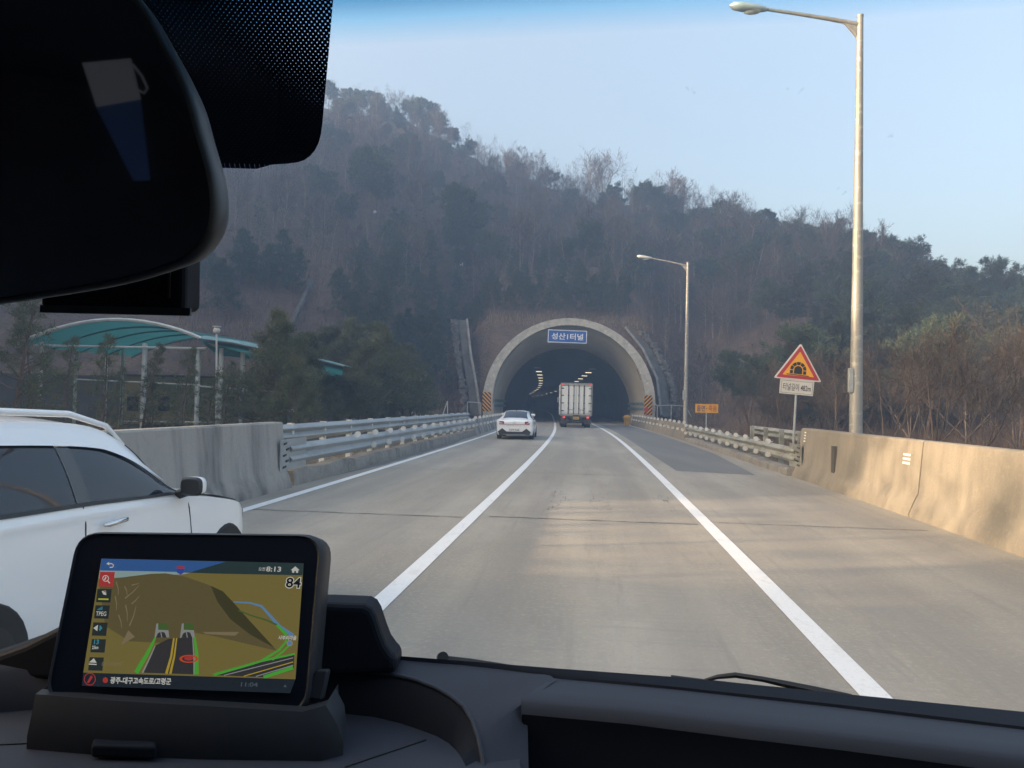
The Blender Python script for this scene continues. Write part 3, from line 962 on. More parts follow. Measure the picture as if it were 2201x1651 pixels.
SY = 22.3
base = at(1708, 905, SY)
root = thing('warning_sign', 'red and yellow triangular tunnel sign with white plate below on a thin post', 'road sign', (base.x, SY, 0), 0.0)
lean = Matrix.Rotation(rad(1.2), 3, 'Y')
def L(px, py, off=0.0):
    p = at(px, py, SY) - Vector((base.x, SY, 0))
    return Vector((p.x, off, p.z))
def rounded(pts, r, n=4):
    out = []
    for i, p in enumerate(pts):
        a, b = pts[i - 1], pts[(i + 1) % len(pts)]
        u, v = (a - p).normalized(), (b - p).normalized()
        for k in range(n + 1):
            t = k / n
            out.append((p + u * r).lerp(p, t).lerp(p.lerp(p + v * r, t), t))
    return out
def scaled(pts, k):
    c = sum(pts, Vector()) / len(pts)
    return [c + (p - c) * k for p in pts]
tri = [L(1721.5, 738), L(1766, 822), L(1663, 812)]
mb = MB()
mb.prism(rounded(tri, 0.07), (0, 0.03, 0), 0)
mb.poly([p + Vector((0, -0.006, 0)) for p in rounded(scaled(tri, 0.90), 0.05)], 1)
mb.poly([p + Vector((0, -0.012, 0)) for p in rounded(scaled(tri, 0.66), 0.02)], 2)
# tunnel pictogram
c0 = L(1714.5, 803, -0.018)
ux = (L(1740, 806.5) - L(1690, 801)).normalized()
uz = Vector((0, -1, 0)).cross(ux) * -1
uz = Vector((-ux.z, 0, ux.x))
def arcq(a0, a1, r0, r1, n, mi):
    rows = [[c0 + ux * (r * math.cos(a)) + uz * (r * math.sin(a)) for r in (r0, r1)] for a in [a0 + (a1 - a0) * i / n for i in range(n + 1)]]
    mb.sheet(rows, mi=mi)
c0 = c0 + uz * 0.10
for k in range(5):
    arcq(math.pi * (k / 5 + 0.012), math.pi * ((k + 1) / 5 - 0.012), 0.15, 0.24, 4, 3)
for sx in (-1, 1):
    mb.poly([c0 + ux * (sx * a) + uz * b for a, b in ((0.15, -0.115), (0.24, -0.115), (0.24, -0.015), (0.15, -0.015))], 3)
mb.poly([c0 + ux * -0.12 + uz * -0.115, c0 + ux * 0.12 + uz * -0.115] + [c0 + ux * (0.12 * math.cos(a)) + uz * (0.12 * math.sin(a)) for a in [math.pi * i / 14 for i in range(15)]], 3)
c0 = c0 - uz * 0.10
mb.poly([c0 + ux * x + uz * z for x, z in ((-0.33, -0.055), (0.33, -0.06), (0.33, -0.04), (-0.33, -0.03))], 3)
mb.build('triangle_panel', [M['sign_plate'], M['sign_red'], M['sign_yellow'], M['sign_black']], root, world=False)
mb = MB()
pl = [L(1678, 814), L(1750.5, 820.5), L(1747, 851.5), L(1675.5, 845)]
mb.prism(pl, (0, 0.025, 0), 0)
pc = sum(pl, Vector()) / 4
pw, ph = (pl[1] - pl[0]).length, (pl[3] - pl[0]).length
pux = (pl[1] - pl[0]).normalized(); puz = Vector((-pux.z, 0, pux.x))
inset_frame(mb, pc, pux, puz, pw * 0.93, ph * 0.86, 0.008, 1, 0.005)
put_text(mb, '터널길이 482m', pc, pux, puz, width=pw * 0.82, height=ph * 0.5, bold=0.004, mi=1, off=0.006)
mb.build('length_plate', [M['sign_plate'], M['sign_black']], root, world=False)
mb = MB(); 
mb.tube([(-0.04, 0.06, 0), (0.08, 0.06, 2.9)], 0.035, 10)
mb.build('post', M['galv'], root, world=False)

OY = 41.5
base = at(1518.5, 915, OY)
root = thing('slogan_sign', 'small orange roadside board with blue and red Korean letters', 'sign', (base.x, OY, 0), 0.0)
a, b = at(1495, 868, OY), at(1544, 888, OY)
w, h = b.x - a.x, a.z - b.z
zc = (a.z + b.z) / 2
mb = MB()
mb.box((0, 0.02, zc), (w, 0.03, h), mi=0)
for t, x, mi in (('졸면', -0.255, 1), ('죽음', 0.255, 2)):
    put_text(mb, t, Vector((x * w, 0, zc)), (1, 0, 0), (0, 0, 1), width=w * 0.36, height=h * 0.66, bold=0.004, mi=mi, off=0.008)
mb.poly([(0.0 + 0.025 * math.cos(i), -0.0, zc + 0.025 * math.sin(i)) for i in [k * math.pi / 5 for k in range(10)]], 3)
mb.v[-10:] = [(x, 0.0 - 0.004, z) for x, y, z in mb.v[-10:]]
mb.build('board', [M['sign_orange'], M['letter_blue'], M['letter_red'], M['sign_black']], root, world=False)
mb = MB(); mb.tube([(0, 0.06, 0), (0, 0.06, zc + h * 0.3)], 0.035, 8); mb.build('post', M['galv'], root, world=False)

# red round marker, yellow sand bin, pipe railing beside the portal
p = at(1389, 880, 70.3)
root = thing('red_marker', 'small red round marker post before the right hazard board', 'marker', (p.x, p.y, 0))
mb = MB(); mb.disc((0, 0, p.z), (0, -1, 0), 0.2, 0.04, 18); mb.build('disc', M['sign_red'], root, world=False)
mb = MB(); mb.tube([(0, 0.04, 0), (0, 0.04, p.z)], 0.04, 8); mb.build('post', M['sign_red'], root, world=False)
p = rp(69.6, 4.75)
root = thing('sand_bin', 'yellow tapered sand bin with domed lid at the tunnel entry', 'bin', tuple(p))
mb = MB()
for_r = [(0.0, 0.20), (0.72, 0.30)]
mb.sheet([[(r * sx, r * sy, z) for sx, sy in ((-1, -1), (1, -1), (1, 1), (-1, 1))] for z, r in for_r], close=True)
mb.build('body', M['bin_yellow'], root, world=False, bevel=0.04)
mb = MB()
mb.box((0, 0, 0.76), (0.74, 0.74, 0.09))
mb.sheet([[(r * math.cos(k * math.pi / 6), r * math.sin(k * math.pi / 6), z) for k in range(12)] for z, r in ((0.8, 0.34), (0.92, 0.26), (0.99, 0.12), (1.0, 0.01))], close=True)
mb.build('lid', M['bin_yellow'], root, world=False, bevel=0.02)
root = thing('pipe_railing', 'thin pale pipe railing right of the tunnel mouth', 'railing', tuple(at(1440, 905, 71)))
P = [at(1404, 867, 71), at(1413, 872, 70.6), at(1443, 871, 70.8), at(1474, 873, 71), at(1486, 896, 71)]
mb = MB(); mb.tube(P, 0.045, 6); mb.build('rail', M['galv'], root)
for i in (1, 2, 3):
    mb = MB(); mb.tube([P[i], Vector((P[i].x, P[i].y, 0.3))], 0.045, 6); mb.build('post', M['galv'], root)
root = thing('pipe_railing', 'thin pale pipe railing left of the tunnel mouth', 'railing', tuple(at(1018, 900, 71)))
P = [at(1005, 864, 71.5), at(1034, 866, 71.3)]
mb = MB(); mb.tube(P, 0.045, 6); mb.build('rail', M['galv'], root)
for i in (0, 1):
    mb = MB(); mb.tube([P[i], Vector((P[i].x, P[i].y, 0.3))], 0.04, 6); mb.build('post', M['galv'], root)

# ------------------------------------------------------------------ street lamps
def street_lamp(label, Y, lat, ztop, r0, r1, arm):
    b = rp(Y, lat)
    root = thing('street_lamp', label, 'street lamp', tuple(b), heading(Y), 'street lamps on the right')
    mb = MB()
    n = 14
    mb.tube([(0, 0, -0.1 + (ztop + 0.1) * i / n) for i in range(n + 1)], [r0 + (r1 - r0) * i / n for i in range(n + 1)], 16)
    mb.tube([(0, 0, ztop), (0, 0, ztop + 0.05)], r1 * 1.1, 16)
    mb.build('pole', M['pole'], root, world=False, smooth=40)
    mb = MB()
    mb.tube([(-r0 * 0.9, -r0 * 0.5, 2.2), (-r0 * 0.9, -r0 * 0.5, 2.75)], 0.045, 4)
    mb.box((-r0 * 0.95, -r0 * 0.45, 2.5), (0.10, 0.12, 0.56))
    mb.build('switch_box', M['galv'], root, world=False, bevel=0.01)
    mb = MB()
    z = ztop - 0.18
    mb.tube([(0, 0, z), (-arm * 0.3, 0, z + 0.16), (-arm * 0.62, 0, z + 0.31), (-arm * 0.9, 0, z + 0.43)], [0.055, 0.048, 0.042, 0.038], 10)
    mb.prism([(0, -0.02, z - 0.42), (0, -0.02, z), (-0.42, -0.02, z + 0.1)], (0, 0.04, 0))
    mb.tube([(-0.03, 0, z - 0.42), (-0.10, 0, z - 0.22), (-0.26, 0, z - 0.02), (-0.46, 0, z + 0.10)], 0.028, 8)
    mb.build('arm', M['pole'], root, world=False, smooth=40)
    mb = MB()
    hx, hz_ = -arm * 0.9, z + 0.43
    rows = []
    for t, rw, rh in ((0, 0.05, 0.05), (0.12, 0.10, 0.08), (0.35, 0.14, 0.10), (0.6, 0.16, 0.11), (0.8, 0.12, 0.09), (0.88, 0.02, 0.02)):
        rows.append([(hx - t, rw * math.cos(k * math.pi / 6), hz_ + t * 0.13 + rh * (math.sin(k * math.pi / 6) if math.sin(k * math.pi / 6) > 0 else 0.85 * math.sin(k * math.pi / 6))) for k in range(12)])
    mb.sheet(rows, close=True)
    lh = mb.build('lamp_head', M['lamp_off'], root, world=False, smooth=50)
    mb = MB()
    mb.sheet([[(hx - 0.35 + 0.2 * kx * k, 0.11 * ky * k, hz_ - 0.06 - 0.05 * (1 - k * k)) for kx, ky in [(math.cos(a), math.sin(a)) for a in [j * math.pi / 6 for j in range(12)]]] for k in (1.0, 0.8, 0.5, 0.05)], close=True)
    mb.build('lens', M['reflector'], lh, world=False, smooth=60)
street_lamp('tall steel street lamp behind the right concrete barrier, reaching the top of the picture', 18.4, 6.2, 11.14, 0.16, 0.07, 2.4)
street_lamp('smaller distant grey street lamp beside the tunnel mouth', 44.4, 5.85, 10.2, 0.14, 0.07, 2.3)

# ------------------------------------------------------------------ canopy and yard on the left
CYa = 39.0
root = thing('canopy_shelter', 'green arched canopy on white posts behind the left pines', 'canopy', tuple(onz(300, 905, 0)))
def arch_pts(px0, px1, py0, pyt, Y, n=16, flat=1.0):
    a, b = at(px0, py0, Y), at(px1, py0 + 6, Y)
    top = at((px0 + px1) / 2, pyt, Y).z
    out = []
    for i in range(n + 1):
        t = i / n
        out.append(Vector((a.x + (b.x - a.x) * t, Y, a.z + (b.z - a.z) * t + (top - (a.z + b.z) / 2) * (1 - (2 * t - 1) ** 2) * flat)))
    return out
def extr(pts, dx, dy, dz=0):
    return [p + Vector((dx, dy, dz)) for p in pts]
front = arch_pts(40, 470, 742, 690, CYa)
rows = [extr(front, 0.35 * k, 2.2 * k) for k in range(5)]
mb = MB(); mb.sheet(rows); mb.build('roof_sheet', M['teal'], root, smooth=60)
mb = MB()
mb.tube([p + Vector((0, -0.06, 0.06)) for p in front], 0.10, 6)
mb.tube([front[1] + Vector((0, 0.02, -0.3)), front[-2] + Vector((0, 0.02, -0.35))], 0.06, 6)
mb.build('front_arch', M['white_post'], root, smooth=40)
for k in range(1, 5):
    mb = MB(); mb.tube([p + Vector((0.35 * k, 2.2 * k, -0.08)) for p in front], 0.05, 5); mb.build('roof_rib', M['teal'], root)
second = [at(428, 728, 38), at(500, 737, 38.3), at(570, 752, 38.8), at(650, 768, 39.4), at(696, 777, 39.9), at(736, 787, 40.4)]
mb = MB()
mb.sheet([[p for p in second], [p + Vector((0.05, 0.35, 0.17 - 0.025 * i)) for i, p in enumerate(second)], [p + Vector((0.15, 1.6, 0.22 - 0.04 * i)) for i, p in enumerate(second)]])
mb.build('side_roof', M['teal_top'], root, solid=0.03)
mb = MB()
mb.sheet([[p + Vector((0, 0.05, -0.07)) for p in second], [p + Vector((-1.2, 5.5, -0.5)) for p in second]])
mb.build('side_roof_underside', M['teal'], root)
mb = MB(); mb.tube([p + Vector((0, -0.05, -0.02)) for p in second], 0.05, 6); mb.build('gutter', M['dark_wall'], root)
for px, Y, pyt, r in ((90, 39.3, 735, 0.10), (165, 43, 745, 0.09), (312, 39.3, 738, 0.13), (427, 39.3, 750, 0.12), (476, 39.0, 748, 0.12), (522, 39.6, 757, 0.12), (265, 46, 750, 0.09), (230, 47, 752, 0.09)):
    t = at(px, pyt, Y)
    mb = MB(); mb.tube([Vector((t.x, Y, -0.1)), Vector((t.x, Y, t.z))], r, 10); mb.build('post', M['white_post'], root, smooth=40)
for a, b in (((160, 815), (430, 828)), ((425, 830), (640, 846)), ((255, 905), (460, 908))):
    mb = MB(); mb.tube([at(a[0], a[1], 39.2), at(b[0], b[1], 39.2)], 0.035, 6); mb.build('cross_rail', M['white_post'], root)

def wall_box(name, label, cat, px0, px1, pyt, Y, depth, m, roof=None):
    a, b = at(px0, pyt, Y), at(px1, pyt, Y)
    root = thing(name, label, cat, ((a.x + b.x) / 2, Y, 0))
    mb = MB(); mb.box(((a.x + b.x) / 2, Y + depth / 2, a.z / 2), (b.x - a.x, depth, a.z)); mb.build('wall', m, root)
    mb = MB(); mb.box(((a.x + b.x) / 2, Y + depth / 2, a.z + 0.06), (b.x - a.x + 0.2, depth + 0.2, 0.12)); mb.build('coping', roof or M['white_post'], root)
    return root
r1 = wall_box('ochre_building', 'low ochre yard building under the green canopy', 'building', 262, 540, 808, 47, 3, M['ochre'], M['dark_wall'])
for px in (285, 352, 492):
    a = at(px, 868, 46.95)
    mb = MB(); mb.box((a.x, 46.96, a.z), (0.7, 0.05, 0.9)); mb.build('window', M['glass_dark'], r1)
wall_box('grey_shed', 'dark grey shed behind the pines at the left edge', 'building', -260, 250, 800, 48, 4, M['dark_wall'], M['dark_wall'])
wall_box('green_cabinet', 'green equipment cabinet behind the left guardrail end', 'cabinet', 590, 618, 885, 34, 0.6, mat('green_cabinet_paint', (0.07, 0.11, 0.075), 0.6, var=(2, (0.06, 0.09, 0.06), 0.3)), M['white_post'])
# globe lamp
b = at(467, 880, 36)
root = thing('globe_lamp', 'thin grey post with a white globe lamp by the canopy', 'lamp post', (b.x, 36, 0))
g = at(465.5, 716, 36) - Vector((b.x, 36, 0))
mb = MB(); mb.tube([(0, 0, -0.1), (g.x * 0.5, 0, g.z * 0.5), (g.x, 0, g.z)], [0.06, 0.05, 0.045], 8); mb.build('pole', M['white_post'], root, world=False)
mb = MB()
mb.sheet([[(g.x + 0.17 * math.sin(t) * math.cos(a), 0.17 * math.sin(t) * math.sin(a), g.z + 0.12 + 0.17 * math.cos(t)) for a in [j * math.pi / 6 for j in range(12)]] for t in [0.05 + i * 0.38 for i in range(8)]], close=True)
mb.build('globe', M['reflector'], root, world=False, smooth=60)
mb = MB(); mb.disc((g.x, 0, g.z + 0.31), (0, 0, 1), 0.2, 0.04, 12); mb.build('cap', M['white_post'], root, world=False)
# thin stakes with tree props on the bank and a pipe down the slope
for px, py, Y, h, lab in ((892, 838, 68, 1.9, 'thin wooden tree prop on the bank left of the tunnel, left one of two'), (961, 840, 69, 1.9, 'thin wooden tree prop on the bank left of the tunnel, beside the drain')):
    p = at(px, 872, Y)
    root = thing('tree_prop', lab, 'tree prop', (p.x, Y, hz(p.x, Y)))
    for dx in ((0.05, -0.4, 0.7) if px < 900 else (0.1, -0.6)):
        mb = MB(); mb.tube([(dx, 0, -0.1), (0.02, 0, h)], 0.035, 5); mb.build('stake', M['white_post'], root, world=False)
a, b = at(668, 660, 88), at(618, 738, 74)
mb = MB(); mb.tube([Vector((a.x, a.y, max(a.z, hz(a.x, a.y) + 0.3))), Vector((b.x, b.y, max(b.z, hz(b.x, b.y) + 0.3)))], 0.3, 6)
tag(mb.build('slope_drain', M['dark_concrete']), 'straight grey drain running down the brown slope above the canopy', 'drain')

# ------------------------------------------------------------------ cars
class Shell:
    """car body skin from stations (d from the front, zlow, zbelt, ztop, half width at belt, half width at roof edge)"""
    def __init__(self, st, yl=2.0):
        self.st = np.array(st, float)
        self.d = self.st[:, 0]
    def par(self, d):
        D = self.d
        i = int(np.clip(np.searchsorted(D, d) - 1, 0, len(D) - 2))
        p0, p1, p2, p3 = (self.st[max(i - 1, 0)], self.st[i], self.st[i + 1], self.st[min(i + 2, len(D) - 1)])
        h = p2[0] - p1[0]
        t = (d - p1[0]) / h
        m1 = (p2 - p0) / max(1e-6, p2[0] - p0[0]) * h
        m2 = (p3 - p1) / max(1e-6, p3[0] - p1[0]) * h
        v = (2 * t**3 - 3 * t**2 + 1) * p1 + (t**3 - 2 * t**2 + t) * m1 + (-2 * t**3 + 3 * t**2) * p2 + (t**3 - t**2) * m2
        return v[1:]
    def ctrl(self, d):
        zl, zb, zt, wb, wt = self.par(d)
        k = zb - zl
        return [(0, zt), (wt * 0.55, zt - 0.008), (wt * 0.93, zt - 0.035 - 0.01), (wt + 0.02, max(zt - 0.085, zb + 0.01)), (wb * 0.985, zb), (wb + 0.005, zb - 0.13 * k), (wb + 0.012, zb - 0.42 * k), (wb - 0.005, zb - 0.75 * k), (wb - 0.05, zl + 0.02), (wb * 0.85, zl), (0, zl)]
    def point(self, d, q, side=1, out=0.0):
        """q: 0 roof centre, 3 roof edge, 4 belt, 8 sill"""
        C = self.ctrl(d)
        n = len(C)
        q = min(max(q, 0), n - 1)
        i = min(int(q), n - 2)
        t = q - i
        if 3 <= q <= 4:
            y = C[3][0] + (C[4][0] - C[3][0]) * t + 0.018 * math.sin(math.pi * t)
            z = C[3][1] + (C[4][1] - C[3][1]) * t
        else:
            p0 = C[i - 1] if i > 0 else (-C[1][0], C[1][1])
            p1, p2 = C[i], C[i + 1]
            p3 = C[min(i + 2, n - 1)]
            f = lambda a, b, c, e: 0.5 * (2 * b + (c - a) * t + (2 * a - 5 * b + 4 * c - e) * t * t + (3 * b - a - 3 * c + e) * t**3)
            y, z = f(p0[0], p1[0], p2[0], p3[0]), f(p0[1], p1[1], p2[1], p3[1])
        if out:
            e = 0.02
            a, b = self.point(d, q - e, 1), self.point(d, q + e, 1)
            n2 = Vector((0, (a - b).z * -1 if False else -(b - a).z, (b - a).y))
            n2 = Vector((0, -(b.z - a.z), (b.y - a.y)))
            if n2.length > 1e-9:
                n2.normalize()
                y += n2.y * out; z += n2.z * out
        return Vector((-d, side * y, z))
    def body(self, mb, nd=64, mi=0):
        ds = np.unique(np.concatenate([np.linspace(self.d[0], self.d[-1], nd), self.d]))
        qs = np.unique(np.concatenate([np.linspace(0, 10, 41), np.arange(11)]))
        rows = []
        for d in ds:
            rows.append([self.point(d, q, -1) for q in qs[::-1]] + [self.point(d, q, 1) for q in qs[1:]])
        mb.sheet(rows, mi=mi)
        mb.poly(rows[0], mi); mb.poly(rows[-1][::-1], mi)
    def patch(self, mb, outline, side, out=0.006, nd=24, nq=6, mi=0):
        """outline: list of (d, q_top, q_bottom)"""
        o = np.array(outline)
        rows = []
        for d in np.linspace(o[0, 0], o[-1, 0], nd):
            a, b = np.interp(d, o[:, 0], o[:, 1]), np.interp(d, o[:, 0], o[:, 2])
            rows.append([self.point(d, a + (b - a) * k / nq, side, out) for k in range(nq + 1)])
        mb.sheet(rows, mi=mi)
    def seam(self, mb, pts, side, w=0.008, out=0.003, mi=0):
        for (d0, q0), (d1, q1) in zip(pts[:-1], pts[1:]):
            a, b = self.point(d0, q0, side, out), self.point(d1, q1, side, out)
            mb.bar(a, b, w, 0.004, up=(0, side, 0), mi=mi)

def wheel(root, x, y, r, side, well=True, name='wheel'):
    mb = MB()
    mb.tube([(x, y - side * 0.22, r), (x, y - side * 0.02, r), (x, y, r)], [r, r, r * 0.94], 28)
    w = mb.build(name, M['rubber'], root, world=False, smooth=40)
    mb = MB()
    mb.disc((x, y + side * 0.003, r), (0, 1, 0), r * 0.66, 0.02, 24, 0)
    for k in range(5):
        a = k * 2 * math.pi / 5
        mb.bar((x, y + side * 0.016, r), (x + math.cos(a) * r * 0.62, y + side * 0.016, r + math.sin(a) * r * 0.62), 0.05, 0.012, up=(0, 1, 0), mi=1)
    mb.build('rim', [M['black'], M['rim']], w, world=False)

def arch_ring(root, sh, x, r, side, y):
    mb = MB()
    mb.sheet([[Vector((x + rr * math.cos(a), y + side * oo, max(0.2, 0.36 + rr * math.sin(a)))) for rr, oo in ((r + 0.07, 0.002), (r + 0.035, 0.016), (r, 0.012))] for a in [math.pi * (-0.08 + 1.16 * i / 24) for i in range(25)]])
    mb.poly([Vector((x + r * math.cos(a), y + side * 0.009, max(0.2, 0.36 + r * math.sin(a)))) for a in [math.pi * (-0.08 + 1.16 * i / 24) for i in range(25)]])
    mb.build('wheel_arch', M['black'], root, world=False, smooth=60)

# --- white SUV in the next lane, close by on the left
SUVF = 6.74
p = rp(SUVF, -3.95)
suv = thing('white_car', 'close white car with dark tinted windows and roof rails, passing on the left', 'car', (p.x, p.y, 0), heading(4.8) + math.pi / 2)
sh = Shell([
    (0.00, .36, .52, .62, .54, .40), (0.06, .30, .61, .74, .71, .54), (0.18, .25, .74, .86, .83, .66), (.42, .22, .87, .955, .915, .74), (.9, .22, .975, 1.035, .94, .78), (1.20, .22, 1.02, 1.08, .945, .78),
    (1.42, .22, 1.045, 1.20, .945, .77), (1.70, .22, 1.06, 1.42, .945, .735), (2.0, .22, 1.075, 1.57, .945, .70), (2.4, .22, 1.095, 1.63, .945, .685), (3.1, .22, 1.115, 1.645, .945, .68),
    (3.7, .22, 1.14, 1.64, .94, .67), (4.2, .24, 1.165, 1.60, .92, .65), (4.5, .26, 1.17, 1.45, .89, .63), (4.66, .3, 1.05, 1.15, .84, .62), (4.74, .38, .85, .9, .74, .5)])
mb = MB(); sh.body(mb, 80); mb.build('body', M['car_white'], suv, world=False, smooth=38)
for sd, nm in ((-1, 1), (1, 1)):
    mb = MB()
    sh.patch(mb, [(1.36, 3.74, 3.95), (1.56, 3.40, 3.96), (1.83, 3.24, 3.965), (2.18, 3.17, 3.965), (2.43, 3.13, 3.965)], sd, 0.005)
    mb.build('side_window', M['glass_dark'], suv, world=False, smooth=40)
    mb = MB()
    sh.patch(mb, [(2.43, 3.24, 3.965), (2.55, 3.24, 3.965)], sd, 0.009, nd=3)
    mb.build('door_pillar', M['pillar'], suv, world=False, smooth=40)
    mb = MB()
    sh.patch(mb, [(2.55, 3.13, 3.965), (3.0, 3.10, 3.965), (3.45, 3.14, 3.965)], sd, 0.005)
    mb.build('side_window', M['glass_dark'], suv, world=False, smooth=40)
    mb = MB()
    sh.patch(mb, [(3.55, 3.15, 3.965), (4.05, 3.25, 3.965), (4.3, 3.6, 3.95)], sd, 0.005)
    mb.build('side_window', M['glass_dark'], suv, world=False, smooth=40)
    mb = MB()                                    # rain visor along the top of the windows
    sh.patch(mb, [(1.55, 3.42, 3.48), (1.83, 3.16, 3.34), (2.13, 3.08, 3.26), (2.45, 3.03, 3.24), (2.50, 3.03, 3.24)], sd, 0.022, nq=3)
    sh.patch(mb, [(2.49, 3.03, 3.24), (3.0, 3.0, 3.2), (3.43, 3.04, 3.22)], sd, 0.022, nq=3)
    mb.build('rain_visor', M['bezel'] if False else M['car_white'], suv, world=False, smooth=40)
    mb = MB()
    sh.patch(mb, [(1.33, 3.86, 4.03), (1.8, 3.965, 4.03), (3.0, 3.965, 4.03), (4.3, 3.97, 4.03)], sd, 0.008, nd=40, nq=2)
    mb.build('window_trim', M['black'], suv, world=False, smooth=40)
    mb = MB()
    sh.seam(mb, [(1.34, 4.05), (1.31, 5), (1.27, 6), (1.25, 7), (1.27, 7.8)], sd)
    sh.seam(mb, [(2.49, 3.95), (2.49, 5), (2.49, 6), (2.51, 7), (2.53, 7.8)], sd)
    sh.seam(mb, [(3.60, 3.97), (3.56, 5), (3.48, 6), (3.40, 7)], sd)
    sh.seam(mb, [(0.45, 3.9), (0.8, 3.9), (1.15, 3.95)], sd, 0.008)
    sh.seam(mb, [(0.1, 6.1), (0.4, 6.0)], sd, 0.006)
    mb.build('door_seam', M['black'], suv, world=False)
    for d in (2.24, 3.36):
        mb = MB()
        a, b = sh.point(d + 0.12, 5.1, sd, 0.03), sh.point(d - 0.12, 5.0, sd, 0.03)
        mb.tube([a, a.lerp(b, 0.15) + Vector((0, sd * 0.014, 0)), a.lerp(b, 0.85) + Vector((0, sd * 0.014, 0)), b], [0.010, 0.017, 0.017, 0.010], 8)
        mb.build('door_handle', M['chrome'], suv, world=False, smooth=50)
    # wing mirror
    mb = MB()
    c = sh.point(1.46, 3.98, sd) + Vector((0, sd * 0.13, 0.062))
    rows = []
    for t, ry, rz in ((-0.05, 0.070, 0.056), (-0.02, 0.086, 0.070), (0.04, 0.082, 0.068), (0.085, 0.06, 0.052), (0.105, 0.024, 0.024)):
        rows.append([c + Vector((t, ry * math.copysign(abs(math.cos(a)) ** 0.6, math.cos(a)), rz * math.copysign(abs(math.sin(a)) ** 0.6, math.sin(a)))) for a in [j * math.pi / 10 for j in range(20)]])
    mb.sheet(rows, close=True, mi=0)
    mb.poly(rows[0][::-1], 1)
    mb.tube([c + Vector((0.02, -sd * 0.05, -0.04)), c + Vector((0.03, -sd * 0.17, -0.085))], 0.035, 8, mi=1)
    for k in range(len(mb.f)):
        if mb.m[k] == 0:
            zc = sum(mb.v[i][2] for i in mb.f[k]) / 4 - c.z
            xc = sum(mb.v[i][0] for i in mb.f[k]) / 4 - c.x
            if xc < 0.0 or zc < -0.045: mb.m[k] = 1
    mb.build('wing_mirror', [M['car_white'], M['black']], suv, world=False, smooth=50)
    # roof rail
    mb = MB()
    P = [sh.point(d, 2.35, sd) + Vector((0, 0, h)) for d, h in ((1.78, 0.0), (1.95, 0.05), (2.3, 0.062), (3.0, 0.065), (3.6, 0.062), (3.95, 0.045), (4.1, 0.0))]
    mb.tube(P, [0.012, 0.02, 0.022, 0.022, 0.022, 0.02, 0.012], 8)
    mb.build('roof_rail', M['car_white'], suv, world=False, smooth=50)
    for x in (-0.70, -3.27):
        arch_ring(suv, sh, x, 0.40, sd, 0.955)
        wheel(suv, x, sd * 0.965, 0.36, sd)
mb = MB()
for sd in (-1, 1):
    sh.patch(mb, [(1.16, 0, 2.5), (1.53, 0, 2.6), (1.93, 0, 2.5)], sd, 0.006)
mb.build('windscreen', M['glass_dark'], suv, world=False, smooth=40)
for sd in (-1, 1):
    mb = MB(); sh.patch(mb, [(0.06, 4.2, 5.0), (0.2, 4.1, 4.9), (0.40, 4.1, 4.4)], sd, 0.005); mb.build('headlight', M['lamp_clear'], suv, world=False, smooth=40)

# --- white saloon ahead in the left lane
SED_D = 37.2
p = rp(SED_D + 4.9, -3.55)
sed = thing('white_car', 'white sedan seen from behind driving towards the tunnel in the left lane', 'car', (p.x, p.y, 0), heading(39) + math.pi / 2 + 0.01)
sd_ = Shell([
    (0, .3, .55, .62, .6, .5), (.3, .2, .68, .74, .85, .7), (1.0, .18, .80, .86, .91, .74), (1.5, .18, .88, .93, .92, .74), (2.2, .18, .93, 1.38, .92, .62), (2.8, .18, .94, 1.445, .92, .60),
    (3.4, .18, .955, 1.40, .925, .58), (3.9, .18, .975, 1.24, .925, .58), (4.35, .2, .985, 1.06, .92, .66), (4.62, .22, .98, 1.015, .90, .72), (4.80, .28, .93, .97, .87, .72), (4.90, .34, .84, .88, .83, .68)])
mb = MB(); sd_.body(mb, 60); mb.build('body', M['car_white'], sed, world=False, smooth=38)
mb = MB()
for sd in (-1, 1):
    sd_.patch(mb, [(3.38, 0, 2.2), (3.7, 0, 2.45), (4.0, 0, 2.6), (4.32, 0, 2.7)], sd, 0.006)
mb.build('rear_window', M['glass_dark'], sed, world=False, smooth=40)
for sd in (-1, 1):
    mb = MB(); sd_.patch(mb, [(1.75, 3.7, 3.95), (2.2, 3.2, 3.96), (3.0, 3.14, 3.96), (3.6, 3.3, 3.96), (4.0, 3.75, 3.96)], sd, 0.006)
    mb.build('side_window', M['glass_dark'], sed, world=False, smooth=40)
    mb = MB()
    c = sd_.point(1.95, 4, sd) + Vector((0, sd * 0.1, 0.05))
    mb.box(c, (0.12, 0.2, 0.13)); mb.build('wing_mirror', M['car_white'], sed, world=False, bevel=0.03)
    for x in (-0.95, -3.85):
        arch_ring(sed, sd_, x, 0.37, sd, 0.925)
        wheel(sed, x, sd * 0.93, 0.335, sd)
    mb = MB()                                     # tail light wraps round the corner
    rx = -4.9
    mb.poly([(rx - 0.035, sd * 0.52, .90), (rx - 0.03, sd * 0.52, .78), (rx + 0.02, sd * 0.80, .755), (rx + 0.22, sd * 0.885, .80), (rx + 0.22, sd * 0.89, .90), (rx + 0.05, sd * 0.83, .915)][::sd])
    mb.build('tail_light', M['lamp_red'], sed, world=False, solid=0.02)
    mb = MB()
    mb.poly([(rx - 0.045, sd * 0.60, .865), (rx - 0.04, sd * 0.60, .79), (rx - 0.015, sd * 0.76, .775), (rx - 0.015, sd * 0.78, .83)][::sd])
    mb.build('tail_light', M['lamp_clear'], sed, world=False, solid=0.01)
rx = -4.9
def P2(pts, dx=0.0):
    return [Vector((rx - 0.03 - dx, y, z)) for y, z in pts]
mb = MB()
mb.poly(P2([(-.74, .765), (.74, .765), (.74, .745), (-.74, .745)], 0.01))
mb.build('light_bar', M['lamp_red'], sed, world=False, solid=0.012)
mb = MB()
